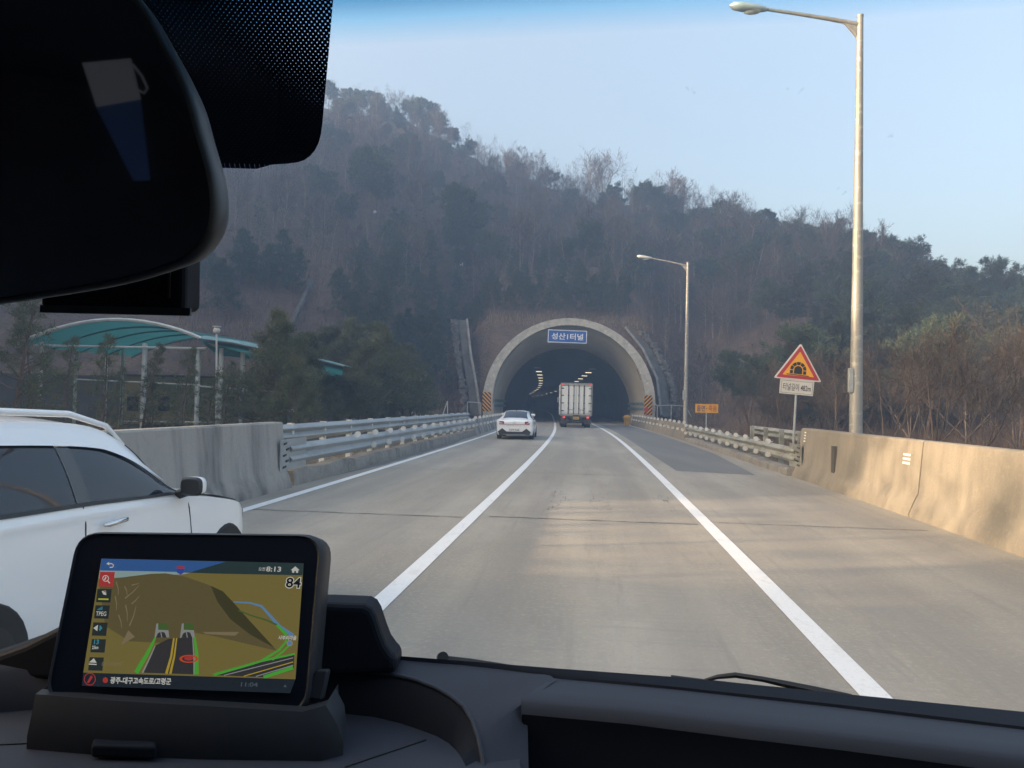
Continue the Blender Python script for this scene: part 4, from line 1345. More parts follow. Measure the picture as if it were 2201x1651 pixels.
for s in (-1, 1):
    mb.poly(P2([(s * .82, .34), (s * .80, .40), (s * .60, .56), (s * .34, .36), (s * .34, .34)]))
mb.poly(P2([(-.80, .40), (.80, .40), (.74, .22), (-.74, .22)], -0.004))
mb.build('diffuser', M['black'], sed, world=False, solid=0.03)
mb = MB(); mb.bar((rx - 0.05, -.55, .25), (rx - 0.05, .55, .25), 0.02, 0.02); mb.build('diffuser_trim', M['chrome'], sed, world=False)
mb = MB()
mb.box((rx - 0.03, 0, .48), (0.02, .56, .17), mi=0)
put_text(mb, '152허 7268', Vector((rx - 0.043, 0, .48)), (0, -1, 0), (0, 0, 1), width=.48, height=.10, bold=.01, mi=1)
mb.build('number_plate', [M['plate_white'], M['black']], sed, world=False)
mb = MB()
put_text(mb, 'S O N A T A', Vector((rx - 0.034, 0, .69)), (0, -1, 0), (0, 0, 1), width=.66, height=.045, bold=.01)
mb.tube([(rx - 0.03, .075 * math.cos(a), .845 + .04 * math.sin(a)) for a in [k * math.pi / 8 for k in range(17)]], 0.008, 5)
mb.build('lettering', M['rim'], sed, world=False)
mb = MB()
mb.prism([Vector((-3.2, 0, 1.435)), Vector((-3.45, 0, 1.40)), Vector((-3.42, 0, 1.47))], (0, 0.035, 0)); mb.build('roof_fin', M['black'], sed, world=False)

# ------------------------------------------------------------------ box lorry
TD = 59.5
p = at(1237.5, 916, TD)
trk = thing('box_truck', 'white box lorry with closed rear doors entering the tunnel', 'truck', (p.x, TD, 0), heading(62) + 0.01)
W2, ZB, ZT = 1.24, 0.98, 3.46
mb = MB()
mb.box((0, 3.6, (ZB + ZT) / 2), (2 * W2, 7.1, ZT - ZB))
mb.build('cargo_box', M['truck_white'], trk, world=False, bevel=0.02)
mb = MB()
for a, b in (((-W2, ZB), (-W2, ZT)), ((W2, ZB), (W2, ZT)), ((-W2, ZT), (W2, ZT)), ((-W2, ZB), (W2, ZB))):
    mb.bar((a[0] * 0.97, 0.03, a[1]), (b[0] * 0.97, 0.03, b[1]), 0.10, 0.12)
mb.bar((-W2, 0.02, ZT - 0.16), (W2, 0.02, ZT - 0.16), 0.06, 0.06)
mb.build('rear_frame', M['truck_frame'], trk, world=False)
dw = (2 * W2 - 0.2) / 4
for i in range(4):
    x = -W2 + 0.1 + dw * (i + 0.5)
    mb = MB()
    mb.box((x, -0.02, (ZB + ZT) / 2 - 0.02), (dw - 0.05, 0.05, ZT - ZB - 0.38))
    d = mb.build('rear_door', M['truck_white'], trk, world=False, bevel=0.01)
for x in (-0.62, -0.20, 0.20, 0.62):
    mb = MB()
    mb.tube([(x, -0.075, ZB + 0.12), (x, -0.075, ZT - 0.1)], 0.027, 8)
    for z in (ZB + 0.15, ZB + 0.55, ZB + 0.95, ZB + 1.55, ZT - 0.2):
        mb.box((x, -0.07, z), (0.09, 0.05, 0.08))
    mb.bar((x, -0.09, ZB + 0.42), (x + (0.24 if x < 0 else -0.24) * (1 if abs(x) > 0.4 else -1), -0.10, ZB + 0.43), 0.03, 0.03)
    mb.build('lock_rod', M['chassis'], trk, world=False)
for s in (-1, 1):
    for z in (ZB + 0.35, ZB + 0.95, ZB + 1.55, ZB + 2.1):
        mb = MB(); mb.box((s * (W2 - 0.16), -0.06, z), (0.22, 0.04, 0.07)); mb.build('hinge', M['chassis'], trk, world=False)
    mb = MB(); mb.box((s * (W2 - 0.17), -0.05, ZT - 0.08), (0.17, 0.04, 0.07)); mb.build('marker_light', M['lamp_lit'], trk, world=False)
    mb = MB(); mb.box((s * 0.95, 0.02, 0.82), (0.30, 0.08, 0.18)); mb.build('tail_light', M['lamp_red'], trk, world=False, bevel=0.02)
    mb = MB(); mb.box((s * 0.93, -0.03, 0.82), (0.15, 0.03, 0.13)); mb.build('brake_light', M['lamp_lit'], trk, world=False)
    mb = MB(); mb.box((s * 0.93, 0.1, 0.50), (0.56, 0.03, 0.40)); mb.build('mudflap', M['chassis'], trk, world=False)
    for yy in (1.3, 5.6):
        mb = MB(); mb.tube([(s * 0.72, yy, 0.42), (s * 1.17, yy, 0.42)], 0.42, 20); mb.build('wheel', M['rubber'], trk, world=False, smooth=40)
    mb = MB(); mb.bar((s * 1.3, 7.6, 2.0), (s * 1.32, 7.6, 2.45), 0.16, 0.08, up=(0, 1, 0)); mb.bar((s * 1.15, 7.9, 2.3), (s * 1.3, 7.6, 2.3), 0.04, 0.04); mb.build('wing_mirror', M['truck_frame'], trk, world=False)
mb = MB()
mb.box((0, 3.5, 0.80), (0.9, 7, 0.24)); mb.box((0, 0.1, 0.87), (2.2, 0.12, 0.2)); mb.box((0, 0.12, 0.52), (2.1, 0.1, 0.13)); mb.box((0, 0.0, 0.95), (0.5, 0.1, 0.12))
mb.tube([(-0.8, 1.3, 0.45), (0.8, 1.3, 0.45)], 0.12, 8)
mb.build('chassis', M['chassis'], trk, world=False)
mb = MB()
mb.box((0, -0.02, 0.76), (0.46, 0.03, 0.22), mi=0)
put_text(mb, '86사 4411', Vector((0, -0.038, 0.76)), (1, 0, 0), (0, 0, 1), width=.4, height=.13, bold=.012, mi=1)
mb.build('number_plate', [M['plate_yellow'], M['black']], trk, world=False)
mb = MB(); mb.box((0, 8.3, 1.65), (2.1, 1.6, 2.0)); mb.build('cab', M['truck_white'], trk, world=False, bevel=0.12)

# ------------------------------------------------------------------ trees
def tubes_np(paths, n=5):
    V, F = [], []
    off = 0
    ang = np.arange(n) * 2 * np.pi / n
    for P, Rr in paths:
        P = np.asarray(P, float)
        T = np.gradient(P, axis=0)
        T /= np.linalg.norm(T, axis=1, keepdims=True) + 1e-9
        ref = np.array([0.31, 0.17, 0.05]) if abs(T[0, 2]) > 0.8 else np.array([0, 0, 1.0])
        S = np.cross(T, ref); S /= np.linalg.norm(S, axis=1, keepdims=True) + 1e-9
        U = np.cross(T, S)
        Rr = np.asarray(Rr)[:, None, None]
        ring = P[:, None] + (S[:, None] * np.cos(ang)[None, :, None] + U[:, None] * np.sin(ang)[None, :, None]) * Rr
        V.append(ring.reshape(-1, 3))
        m = len(P)
        i = np.arange(m - 1)[:, None] * n
        k = np.arange(n)[None, :]
        k2 = (k + 1) % n
        F.append(np.stack([i + k, i + k2, i + n + k2, i + n + k], -1).reshape(-1, 4) + off)
        off += m * n
    return np.concatenate(V), np.concatenate(F)

def bend(p, d, L, n, r, up=0.0, wob=0.12):
    pts = [p]
    d = d / np.linalg.norm(d)
    for i in range(n):
        d = d + r.normal(0, wob, 3) + np.array([0, 0, up])
        d /= np.linalg.norm(d)
        p = p + d * (L / n)
        pts.append(p)
    return np.array(pts)

def bare_tree(name, seed, h, spread=0.32, form='oval', nb=24, n2=7, n3=6, r0=None, twig=M['twig'], bark=M['bark'], tw=0.028, fork=False):
    r = np.random.default_rng(seed)
    r0 = r0 or h * 0.014
    root = bpy.data.objects.new(name, None)
    trunk = bend(np.zeros(3), np.array([r.normal(0, .04), r.normal(0, .04), 1]), h * 0.92, 9, r, 0.05, 0.05)
    big, small, tips = [(trunk, np.linspace(r0, r0 * 0.2, len(trunk)))], [], []
    stems = [trunk]
    if fork:
        for k in range(4):
            b = bend(trunk[2], np.array([r.normal(0, .5), r.normal(0, .5), 1]), h * 0.72, 7, r, 0.08, 0.06)
            big.append((b, np.linspace(r0 * 0.6, r0 * 0.12, len(b)))); stems.append(b)
    lo = 0.3 if form != 'larch' else 0.15
    for k in range(nb):
        st = stems[r.integers(len(stems))]
        t = lo + (0.97 - lo) * (k + r.uniform()) / nb
        f = t * (len(st) - 1); i = int(min(f, len(st) - 2))
        p = st[i] + (st[i + 1] - st[i]) * (f - i)
        a = r.uniform(0, 2 * np.pi)
        el = r.uniform(0.35, 1.0) if form != 'larch' else r.uniform(0.0, 0.35)
        if form == 'fan': el = r.uniform(0.7, 1.25)
        prof = math.sin(math.pi * min(1, 0.12 + 0.88 * (t - lo) / (1 - lo))) ** 0.6 if form != 'larch' else (1.05 - t)
        L = h * spread * (0.45 + 0.75 * prof) * r.uniform(0.7, 1.15)
        b = bend(p, np.array([math.cos(a) * math.cos(el), math.sin(a) * math.cos(el), math.sin(el)]), L, 5, r, 0.07, 0.1)
        big.append((b, np.linspace(r0 * 0.32 * (1.1 - 0.7 * t), r0 * 0.06, len(b))))
        for j in range(n2):
            tt = r.uniform(0.25, 1.0) * (len(b) - 1); ii = int(min(tt, len(b) - 2))
            q2 = b[ii] + (b[ii + 1] - b[ii]) * (tt - ii)
            d = (b[ii + 1] - b[ii]); d = d / np.linalg.norm(d) + r.normal(0, 0.55, 3) + np.array([0, 0, 0.2])
            c = bend(q2, d, L * r.uniform(0.25, 0.5), 3, r, 0.06, 0.15)
            small.append((c, np.linspace(r0 * 0.09, r0 * 0.03, len(c))))
            for m in range(n3):
                ti = r.integers(1, len(c))
                dd = c[ti] - c[ti - 1]; dd = dd / np.linalg.norm(dd) + r.normal(0, 0.5, 3) + np.array([0, 0, 0.15])
                tips.append((c[ti], dd / np.linalg.norm(dd) * L * r.uniform(0.12, 0.3)))
    V, F = tubes_np(big, 5)
    np_mesh('trunk', V, F, bark, root).data.polygons.foreach_set('use_smooth', [True] * len(F))
    V1, F1 = tubes_np(small, 3)
    p = np.array([a for a, b in tips]); d = np.array([b for a, b in tips])
    s = np.cross(d, r.normal(0, 1, d.shape)); s /= np.linalg.norm(s, axis=1, keepdims=True) + 1e-9
    n = len(p)
    V2 = np.stack([p - s * tw / 2, p + s * tw / 2, p + d], 1).reshape(-1, 3)
    F2 = np.arange(3 * n).reshape(-1, 3)
    F1t = np.concatenate([F1[:, [0, 1, 2]], F1[:, [0, 2, 3]]])
    np_mesh('crown', np.concatenate([V1, V2]), np.concatenate([F1t, F2 + len(V1)]), twig, root)
    return root

def pine_tree(name, seed, h, form='young', clumps=260, blades=16, bl=0.26, bw=0.035, needle=M['needle'], bark=M['pine_bark'], spread=0.3):
    r = np.random.default_rng(seed)
    root = bpy.data.objects.new(name, None)
    lean = r.normal(0, 0.05, 2)
    trunk = bend(np.zeros(3), np.array([lean[0], lean[1], 1]), h * 0.97, 8, r, 0.05, 0.035 if form == 'young' else 0.09)
    r0 = h * 0.016
    big = [(trunk, np.linspace(r0, r0 * 0.15, len(trunk)))]
    C, D = [], []
    lo = {'young': 0.14, 'mature': 0.52, 'bushy': 0.05}[form]
    nb = {'young': 46, 'mature': 26, 'bushy': 50}[form]
    per = max(2, clumps // nb)
    for k in range(nb):
        t = lo + (0.99 - lo) * ((k + r.uniform(0, 1)) / nb)
        f = t * (len(trunk) - 1); i = int(min(f, len(trunk) - 2))
        p = trunk[i] + (trunk[i + 1] - trunk[i]) * (f - i)
        a = r.uniform(0, 2 * np.pi)
        u = (t - lo) / (1 - lo)
        if form == 'mature':
            L = h * spread * (0.55 + 0.6 * math.sin(math.pi * min(1, 0.25 + u * 0.72))) * r.uniform(0.55, 1.2)
            el = r.uniform(-0.1, 0.35) + u * 0.35
        else:
            L = h * spread * (1.08 - u) ** 0.75 * r.uniform(0.6, 1.15)
            el = r.uniform(0.0, 0.3) + u * 0.5
        b = bend(p, np.array([math.cos(a) * math.cos(el), math.sin(a) * math.cos(el), math.sin(el)]), max(0.2, L), 4, r, 0.07, 0.12)
        big.append((b, np.linspace(r0 * 0.3 * (1.15 - u), r0 * 0.05, len(b))))
        for j in range(per):
            tt = (0.35 + 0.65 * r.uniform() ** 0.6) * (len(b) - 1); ii = int(min(tt, len(b) - 2))
            q2 = b[ii] + (b[ii + 1] - b[ii]) * (tt - ii)
            side = r.normal(0, 1, 3) * np.array([1, 1, 0.45]) * L * 0.17
            C.append(q2 + side)
            dd = (b[ii + 1] - b[ii]) / (np.linalg.norm(b[ii + 1] - b[ii]) + 1e-9) + side / (L + 1e-6) + np.array([0, 0, 0.5])
            D.append(dd / np.linalg.norm(dd))
    C, D = np.array(C), np.array(D)
    n = len(C)
    dirs = r.normal(0, 1, (n, blades, 3)) * 0.75 + D[:, None] * 0.8
    dirs /= np.linalg.norm(dirs, axis=2, keepdims=True)
    base = C[:, None] + r.normal(0, 1, (n, blades, 3)) * bl * 0.28
    ln = bl * r.uniform(0.6, 1.2, (n, blades, 1))
    s = np.cross(dirs, r.normal(0, 1, dirs.shape)); s /= np.linalg.norm(s, axis=2, keepdims=True) + 1e-9
    a = base + s * bw / 2; b = base - s * bw / 2; c = base + dirs * ln
    V = np.stack([a, b, c], 2).reshape(-1, 3)
    F = np.arange(len(V)).reshape(-1, 3)
    np_mesh('crown', V, F, needle, root)
    V, F = tubes_np(big, 5)
    np_mesh('trunk', V, F, bark, root)
    return root

class Kind:
    """a tree model and its copies"""
    def __init__(self, protos): self.protos, self.used = protos, [False] * len(protos)
    def place(self, x, y, z, scale, label, cat='tree', group=None, rz=None, pick=None, sz=1.0, tilt=0.0):
        i = pick if pick is not None else random.randrange(len(self.protos))
        if not self.used[i]:
            o = self.protos[i]; col.objects.link(o); self.used[i] = True
        else:
            o = clone(self.protos[i])
        o.location = (x, y, z)
        o.rotation_euler = (tilt * random.uniform(-1, 1), tilt * random.uniform(-1, 1), random.uniform(0, 6.28) if rz is None else rz)
        o.scale = (scale, scale, scale * sz)
        tag(o, label, cat, group)
        return o

bare = Kind([bare_tree('bare_tree', 11 + i, 9.0, (0.24, 0.3, 0.26, 0.2, 0.28)[i], ('oval', 'oval', 'fan', 'larch', 'oval')[i], twig=M['twig'] if i != 1 else M['twig_warm'],
             bark=M['bark'] if i == 1 else M['pale_trunk'], nb=30, n2=9, n3=8, tw=0.034) for i in range(5)])
fan = Kind([bare_tree('bare_tree', 31, 9.0, 0.42, 'fan', nb=44, n2=8, n3=6, fork=True, tw=0.04, r0=0.16)])
larch = Kind([bare_tree('bare_larch', 41 + i, 9.0, 0.24, 'larch', nb=34, n2=5, n3=3, tw=0.035) for i in range(2)])
warm = Kind([bare_tree('bare_bush_tree', 51 + i, 5.0, (0.34, 0.46, 0.4)[i], ('fan', 'oval', 'oval')[i], nb=26, n2=9, n3=8, fork=i != 1, twig=M['twig_warm'], bark=M['pale_bark'], tw=0.016, r0=0.05) for i in range(3)])
mature = Kind([pine_tree('pine_tree', 61 + i, 9.0, 'mature', 560, 30, 0.42, 0.085, spread=(0.30, 0.36, 0.26)[i]) for i in range(3)])
slope = Kind([pine_tree('pine_tree', 71 + i, 6.0, 'young', 420, 20, 0.34, 0.05, spread=(0.34, 0.30, 0.38)[i], needle=M['needle']) for i in range(3)])
near_pine = Kind([pine_tree('young_pine_tree', 81 + i, 5.0, 'young', 900, 24, 0.24, 0.022, spread=(0.42, 0.36, 0.46)[i], needle=M['needle_near']) for i in range(3)])
thin_pine = Kind([pine_tree('young_pine_tree', 101 + i, 5.0, 'young', 190, 20, 0.20, 0.02, spread=(0.26, 0.22)[i], needle=M['needle_near']) for i in range(2)])
forest = Kind([pine_tree('forest_pine_tree', 91 + i, 9.0, 'mature' if i < 2 else 'young', 460, 26, 0.40, 0.06, spread=(0.34, 0.28, 0.27)[i], needle=M['needle_olive'] if i != 1 else M['needle']) for i in range(3)])

def blocked(x, y, m=9.5):
    l = x - E(y) - TL
    return (abs(l) < m + 1.5 and y < 93) or float(hill(x, y)) < 0.05

def on_hill(kind, px, y, s, label, **k):
    x = s_of(px) * y
    return kind.place(x, y, hz(x, y) - 0.15, s, label, **k)

# the skyline trees, left to right along the ridge
def ridge_y(px): return float(np.interp(s_of(px), _S, _yr))
sky_tree = [(690, 'm', 1.1), (705, 'm', 1.15), (722, 'm', 1.2), (735, 'm', .95), (750, 'm', 1.0), (764, 'm', .9), (778, 'm', 1.0), (790, 'm', .9), (804, 'm', 1.0), (815, 'm', .9), (836, 'm', .9), (858, 'm', .9), (872, 'm', .9), (893, 'm', .9), (915, 'm', 1.0), (936, 'm', .9), (957, 'm', .8), (975, 'm', .75), (822, 'w', 1.0), (845, 'w', .95), (866, 'b', 1.15), (880, 'm', .85), (905, 'm', 1.0), (925, 'm', 1.05), (948, 'm', .7), (966, 'm', .8), (985, 'm', .6),
            (1000, 'l', .9), (1016, 'l', .95), (1028, 'l', 1.1), (1040, 'l', 1.05), (1058, 'l', .8), (1076, 'l', 1.1), (1088, 'l', .85), (1102, 'm', .75), (1112, 'l', .75), (1130, 'b', .8), (1148, 'b', .85), (1165, 'b', .7), (1183, 'm', .75),
            (1200, 'b', .8), (1218, 'b', .85), (1236, 'b', .8), (1250, 'b', .7), (1310, 'm', .6), (1330, 'm', .7), (1352, 'm', .65), (1370, 'm', .75), (1392, 'm', .75), (1415, 'm', .75), (1440, 'b', .8), (1455, 'm', .7), (1476, 'm', .7), (1492, 'm', .8),
            (1512, 'm', .8), (1535, 'm', .85), (1560, 'm', .85), (1584, 'm', .9), (1610, 'm', .95), (1632, 'b', .7), (1655, 'm', 1.0), (1680, 'm', .85), (1705, 'm', .95), (1730, 'm', .9), (1756, 'm', .9), (1780, 'b', .75), (1800, 'm', .95), (1822, 'm', .9)]
for px, k, s in sky_tree:
    y = ridge_y(px) - random.uniform(2, 7)
    s *= 0.68
    if k == 'm': on_hill(slope if random.random() < 0.55 else mature, px, y, s, 'dark pine standing on the skyline of the wooded hill', cat='pine tree', group='pines along the skyline')
    elif k == 'w': on_hill(warm, px, y, s * 1.9, 'leafy brown bush tree on the skyline left of the summit pines', group='brown trees on the skyline')
    elif k == 'l': on_hill(larch, px, y, s, 'bare larch with fine branches against the sky on the ridge', cat='larch tree', group='bare larches on the skyline')
    else: on_hill(bare, px, y, s, 'bare leafless tree against the sky on the ridge', group='bare trees on the skyline')
on_hill(fan, 1290, ridge_y(1290) - 3, 1.12, 'large rounded bare tree standing out alone on the ridge above the tunnel')

# the wood on the slope
cnt = 0
tries = 0
while cnt < 290 and tries < 8000:
    tries += 1
    px = random.uniform(380, 1960)
    s = s_of(px)
    yb, yr = float(np.interp(s, _S, _yb)), float(np.interp(s, _S, _yr))
    t = random.uniform(0.2, 0.98)
    y = yb + 8 + (yr - yb - 10) * t
    x = s * y
    if y < 92 or blocked(x, y): continue
    bare.place(x, y, hz(x, y) - 0.2, random.uniform(0.6, 1.0), 'bare grey-brown tree in the wood on the hillside', group='bare trees on the hillside', tilt=0.06, sz=random.uniform(0.95, 1.25))
    cnt += 1
for i in range(115):
    px = random.uniform(660, 1880)
    s = s_of(px)
    yr = float(np.interp(s, _S, _yr))
    y = random.uniform(105, max(110, yr - 6)); x = s * y
    if blocked(x, y) or y > yr: continue
    mature.place(x, y, hz(x, y) - 0.2, random.uniform(0.5, 0.85), 'dark pine among the bare trees on the hillside', 'pine tree', 'pines on the hillside', tilt=0.05)
# the rest of the wood, too many to count: one mass of bare crowns, thin trunks and pine tufts
def wood_mass(name, n, seed, mtl, h0, h1, ribs, w0, w1, pinelike):
    r = np.random.default_rng(seed)
    V = []
    k = 0
    while k < n:
        px = r.uniform(400, 1990); s = s_of(px)
        yb, yr = float(np.interp(s, _S, _yb)), float(np.interp(s, _S, _yr))
        y = yb + 14 + (yr - yb - 11) * r.uniform(0.0, 1.0) ** 0.7
        x = s * y
        if y < 90 or blocked(x, y): continue
        k += 1
        z = hz(x, y) - 0.1
        h = r.uniform(h0, h1)
        t = r.uniform(0.12, 1.0, ribs)
        if pinelike:
            rad_ = h * 0.22 * (1.08 - t) ** 0.6
        else:
            rad_ = h * 0.17 * np.sin(np.pi * np.minimum(1, 0.15 + t * 0.8))
        a = r.uniform(0, 2 * np.pi, ribs)
        q = np.sqrt(r.uniform(0, 1, ribs)) * rad_
        p = np.stack([x + q * np.cos(a), y + q * np.sin(a), z + h * t], -1)
        d = np.stack([np.cos(a) * 0.5, np.sin(a) * 0.5, np.full(ribs, 0.9 if not pinelike else 0.25)], -1) + r.normal(0, 0.35, (ribs, 3))
        d *= (h * r.uniform(0.06, 0.16, ribs) if not pinelike else r.uniform(0.3, 0.6, ribs))[:, None]
        sd = r.normal(0, 1, (ribs, 3)); sd /= np.linalg.norm(sd, axis=1, keepdims=True)
        w = r.uniform(w0, w1, ribs)[:, None]
        V.append(np.stack([p - sd * w, p + sd * w, p + d], 1).reshape(-1, 3))
        tw = h * 0.009
        V.append(np.array([[x - tw, y, z], [x + tw, y, z], [x + r.normal(0, .2), y, z + h * 0.9]]))
    V = np.concatenate(V)
    tag(np_mesh(name, V, np.arange(len(V)).reshape(-1, 3), mtl), kind='stuff')
wood_mass('bare_woodland', 900, 21, M['twig'], 4.5, 8.5, 150, 0.012, 0.03, False)
wood_mass('pine_woodland', 240, 22, M['needle'], 3.5, 6.0, 420, 0.03, 0.07, True)
# tall thin trunks with white bands low on the bole
for px, y, s in ((795, 118, 1.25), (985, 112, 1.3)):
    o = on_hill(mature, px, y, s, 'tall hillside pine with a pale band round its bare trunk, ' + ('left one' if px < 900 else 'the one above the tunnel'), cat='pine tree', pick=0)
    mb = MB(); mb.tube([(0, 0, 0.95), (0, 0, 1.25)], 0.2, 8); mb.build('trunk_band', M['reflector'], o, world=False)
# the belt of smaller pines over the tunnel and the left cutting
belt = [(px, y) for px, y in [(440, 82), (470, 76), (505, 84), (540, 86), (566, 84), (600, 86), (628, 85), (672, 96), (700, 88), (735, 82), (655, 92), (690, 94), (720, 90), (760, 96), (775, 86), (800, 92), (815, 80), (838, 88), (850, 97), (872, 82), (890, 93), (905, 86),
        (925, 96), (930, 80), (948, 88), (965, 94), (800, 75), (850, 76), (900, 77), (765, 78), (940, 76), (1000, 98), (1035, 101), (1062, 97), (1095, 101), (1125, 98), (1160, 103), (1195, 98), (1230, 101), (1265, 97), (1298, 102), (1330, 99), (985, 104), (1045, 108), (1110, 110), (1210, 108), (1280, 112), (840, 102), (910, 104), (1020, 90), (1060, 92), (1092, 90), (1128, 92), (1150, 95), (1185, 91), (1215, 94), (1250, 91), (1282, 93), (1316, 91), (1345, 94), (1040, 95), (1110, 96), (1235, 97), (1300, 97)]]
for px, y in belt:
    if 640 < px < 742 and y > 87: continue
    x = s_of(px) * y
    if (abs(x - E(y) - TL) < 9.5 and y < 87): continue
    slope.place(x, y, hz(x, y) - 0.2, random.uniform(0.75, 1.15) if px < 980 else random.uniform(0.5, 0.8), 'small green pine in the belt of pines above the tunnel and left cutting' if px > 650 else 'small green pine on the brown slope above the canopy', 'pine tree', 'pines on the lower slope', tilt=0.06)
# young trees propped on the bank beside and above the arch
for px, y, s in ((1010, 90, .42), (1050, 92, .5), (1060, 90, .4), (1170, 93, .6), (1330, 93, .4), (1400, 84, .6), (1430, 82, .7), (1470, 82, .7), (1510, 80, .9), (1545, 78, .8), (1580, 74, .9)):
    on_hill(bare, px, y, s * 0.8, 'slender bare sapling on the bank beside the tunnel arch', group='saplings round the arch')

# young pines behind the left barrier
for i, (px, y, h, lab) in enumerate([
        (596, 33, 5.2, 'tall young pine with pointed crown behind the left guardrail'), (628, 36, 4.4, 'broad young pine behind the left guardrail, right of the pointed one'), (640, 31, 3.2, 'low dense young pine just behind the left guardrail'),
        (818, 47, 6.0, 'tall yellowish pine near the drain behind the left guardrail'), (768, 44, 5.0, 'mid height yellowish pine in front of the sloping green roof end'), (862, 50, 4.6, 'smaller pine right of the tall yellowish one'), (725, 46, 5.2, 'dark pine between the sloping roof end and the pointed pine'),
        (640, 40, 5.0, 'full young pine behind the pointed pine'), (752, 50, 6.4, 'tall dark pine above the sloping roof end'), (800, 54, 6.6, 'tall olive pine rising behind the yellowish pines'), (885, 56, 5.6, 'olive pine nearest the drain, behind the small one'), (910, 60, 3.8, 'low pine on the bank right of the olive pines'), (612, 44, 5.4, 'olive pine between the pointed pine and the slope drain'), (690, 50, 6.2, 'tall pine behind the broad young pine'), (705, 40, 2.4, 'short bushy pine close to the guardrail'), (790, 42, 2.3, 'short round pine close to the guardrail beside the saplings'), (842, 50, 2.4, 'little pine nearest to the drain channel'), (548, 37, 3.0, 'young pine in front of the white canopy posts')]):
    p = at(px, 900, y)
    near_pine.place(p.x, y, -0.2, h * 1.1 / 5.0, lab, 'pine tree', 'young pines behind the left barrier', pick=i % 3, tilt=0.04)

for i, (px, y, h, lab) in enumerate([
        (392, 29, 3.9, 'thin young pine in front of the ochre building'), (326, 31, 2.6, 'small thin pine left of the ochre wall'), (445, 30, 3.0, 'small thin pine before the canopy posts'), (215, 28, 4.3, 'thin yellowish pine in front of the arched canopy'), (140, 27, 4.0, 'thin pine under the black camera box'), (28, 26, 6.6, 'pine at the left edge of the photo behind the white car'),
        (66, 30, 5.4, 'thin pine before the left end of the canopy'), (305, 31, 4.2, 'thin pine before the middle posts of the canopy'), (480, 34, 3.6, 'thin pine beside the globe lamp'), (255, 36, 3.4, 'short thin pine near the canopy posts'), (90, 36, 4.0, 'short thin pine under the left end of the canopy')]):
    p = at(px, 900, y)
    thin_pine.place(p.x, y, -0.2, h / 5.0, lab, 'pine tree', 'thin pines before the canopy', pick=i % 2, tilt=0.04)

# the wood on the right
for i in range(70):
    px = random.uniform(1640, 2420)
    s = s_of(px)
    yb, yr = float(np.interp(s, _S, _yb)), float(np.interp(s, _S, _yr))
    t = ((i + random.random()) / 70) ** 0.8
    y = yb + 2 + (yr - yb - 1) * t
    x = s * y
    if blocked(x, y): continue
    forest.place(x, y, hz(x, y) - 0.2, random.uniform(0.55, 0.85), 'pine in the sunlit wood at the right', 'pine tree', 'pines in the right hand wood', tilt=0.06)
for i in range(34):
    px, y = random.uniform(1600, 2400), random.uniform(44, 72)
    x = s_of(px) * y
    if x - E(y) < 11: continue
    forest.place(x, y, hz(x, y) - 0.2, random.uniform(0.5, 0.9), 'lower pine along the foot of the right hand wood', 'pine tree', 'lower pines on the right', pick=random.choice((1, 2)), tilt=0.05)
for px, y in ((1985, 74), (2010, 66), (2030, 60), (2045, 72), (2065, 64), (2090, 70), (2120, 62), (2150, 68)):
    x = s_of(px) * y
    forest.place(x, y, hz(x, y) - 0.2, random.uniform(0.55, 0.75), 'pine in the sunlit wood at the right', 'pine tree', 'pines in the right hand wood', tilt=0.05)
for px in range(1850, 2420, 24):
    y = ridge_y(px) - random.uniform(1, 5); x = s_of(px) * y
    forest.place(x, y, hz(x, y) - 0.2, random.uniform(0.7, 0.95), 'pine on the skyline of the right hand wood', 'pine tree', 'pines on the right skyline', pick=random.choice((0, 1)))
for i in range(34):
    px, y = random.uniform(1560, 2400), random.uniform(36, 66)
    x = s_of(px) * y
    if x - E(y) < 9.5: continue
    warm.place(x, y, hz(x, y) - 0.2, random.uniform(0.45, 0.9), 'bare rusty bush tree at the foot of the right hand wood', group='bare bush trees on the right', tilt=0.1)
for px, y, s in ((1905, 27, 0.95), (2010, 25, 1.0), (2120, 26, 1.0), (2195, 24, 0.9), (1800, 38, 0.9), (1960, 36, 1.0), (2080, 35, 1.1), (2180, 38, 1.2)):
    x = s_of(px) * y
    warm.place(x, y, -0.5, s, 'bare forked bush tree behind the right concrete barrier', group='bare bush trees behind the barrier')

# tall roadside pines to the left and behind, which throw their dappled shade over the road
r = random.Random(5)
def roadside(t, x, sc, kd, lab, cat, grp):
    y = t - 0.247 * (-x)
    kd.place(x, y, hz(x, y) - 0.2, sc, lab, cat, grp, rz=r.uniform(0, 6.28), pick=r.randrange(len(kd.protos)))
for i in range(32):
    t_ = 16.5 + i * 1.15 + r.uniform(-.5, .5)
    roadside(t_, -(max(19, 0.70 * t_) + r.uniform(0, 22)), r.uniform(1.0, 1.5), forest, 'tall roadside pine to the left of the road', 'pine tree', 'roadside pines on the left')
for t, x, sc in ((-9, -24, 1.2), (-6, -34, 1.3), (-3, -22, 1.2), (-1, -30, 1.3), (1.5, -26, 1.1), (3.4, -36, 1.25)):
    roadside(t, x, sc, forest, 'tall roadside pine to the left of the road', 'pine tree', 'roadside pines on the left')
for t, x, sc in ((4.2, -30, 1.2), (10.2, -44, 0.8), (14.6, -30, 1.25)):
    roadside(t, x, sc, bare, 'bare roadside tree to the left of the road', 'tree', 'bare roadside trees on the left')
for t, x, sc in ((7.5, -24, 1.0), (9.3, -20, 0.9), (10.9, -26, 1.05), (12.3, -22, 0.95)):
    roadside(t, x, sc, larch, 'slim bare larch to the left of the road', 'larch tree', 'bare roadside larches on the left')
for t, x, sc in ((8.2, -48, 0.42), (15.4, -30, 0.9)):
    roadside(t, x, sc, forest, 'tall roadside pine to the left of the road', 'pine tree', 'roadside pines on the left')

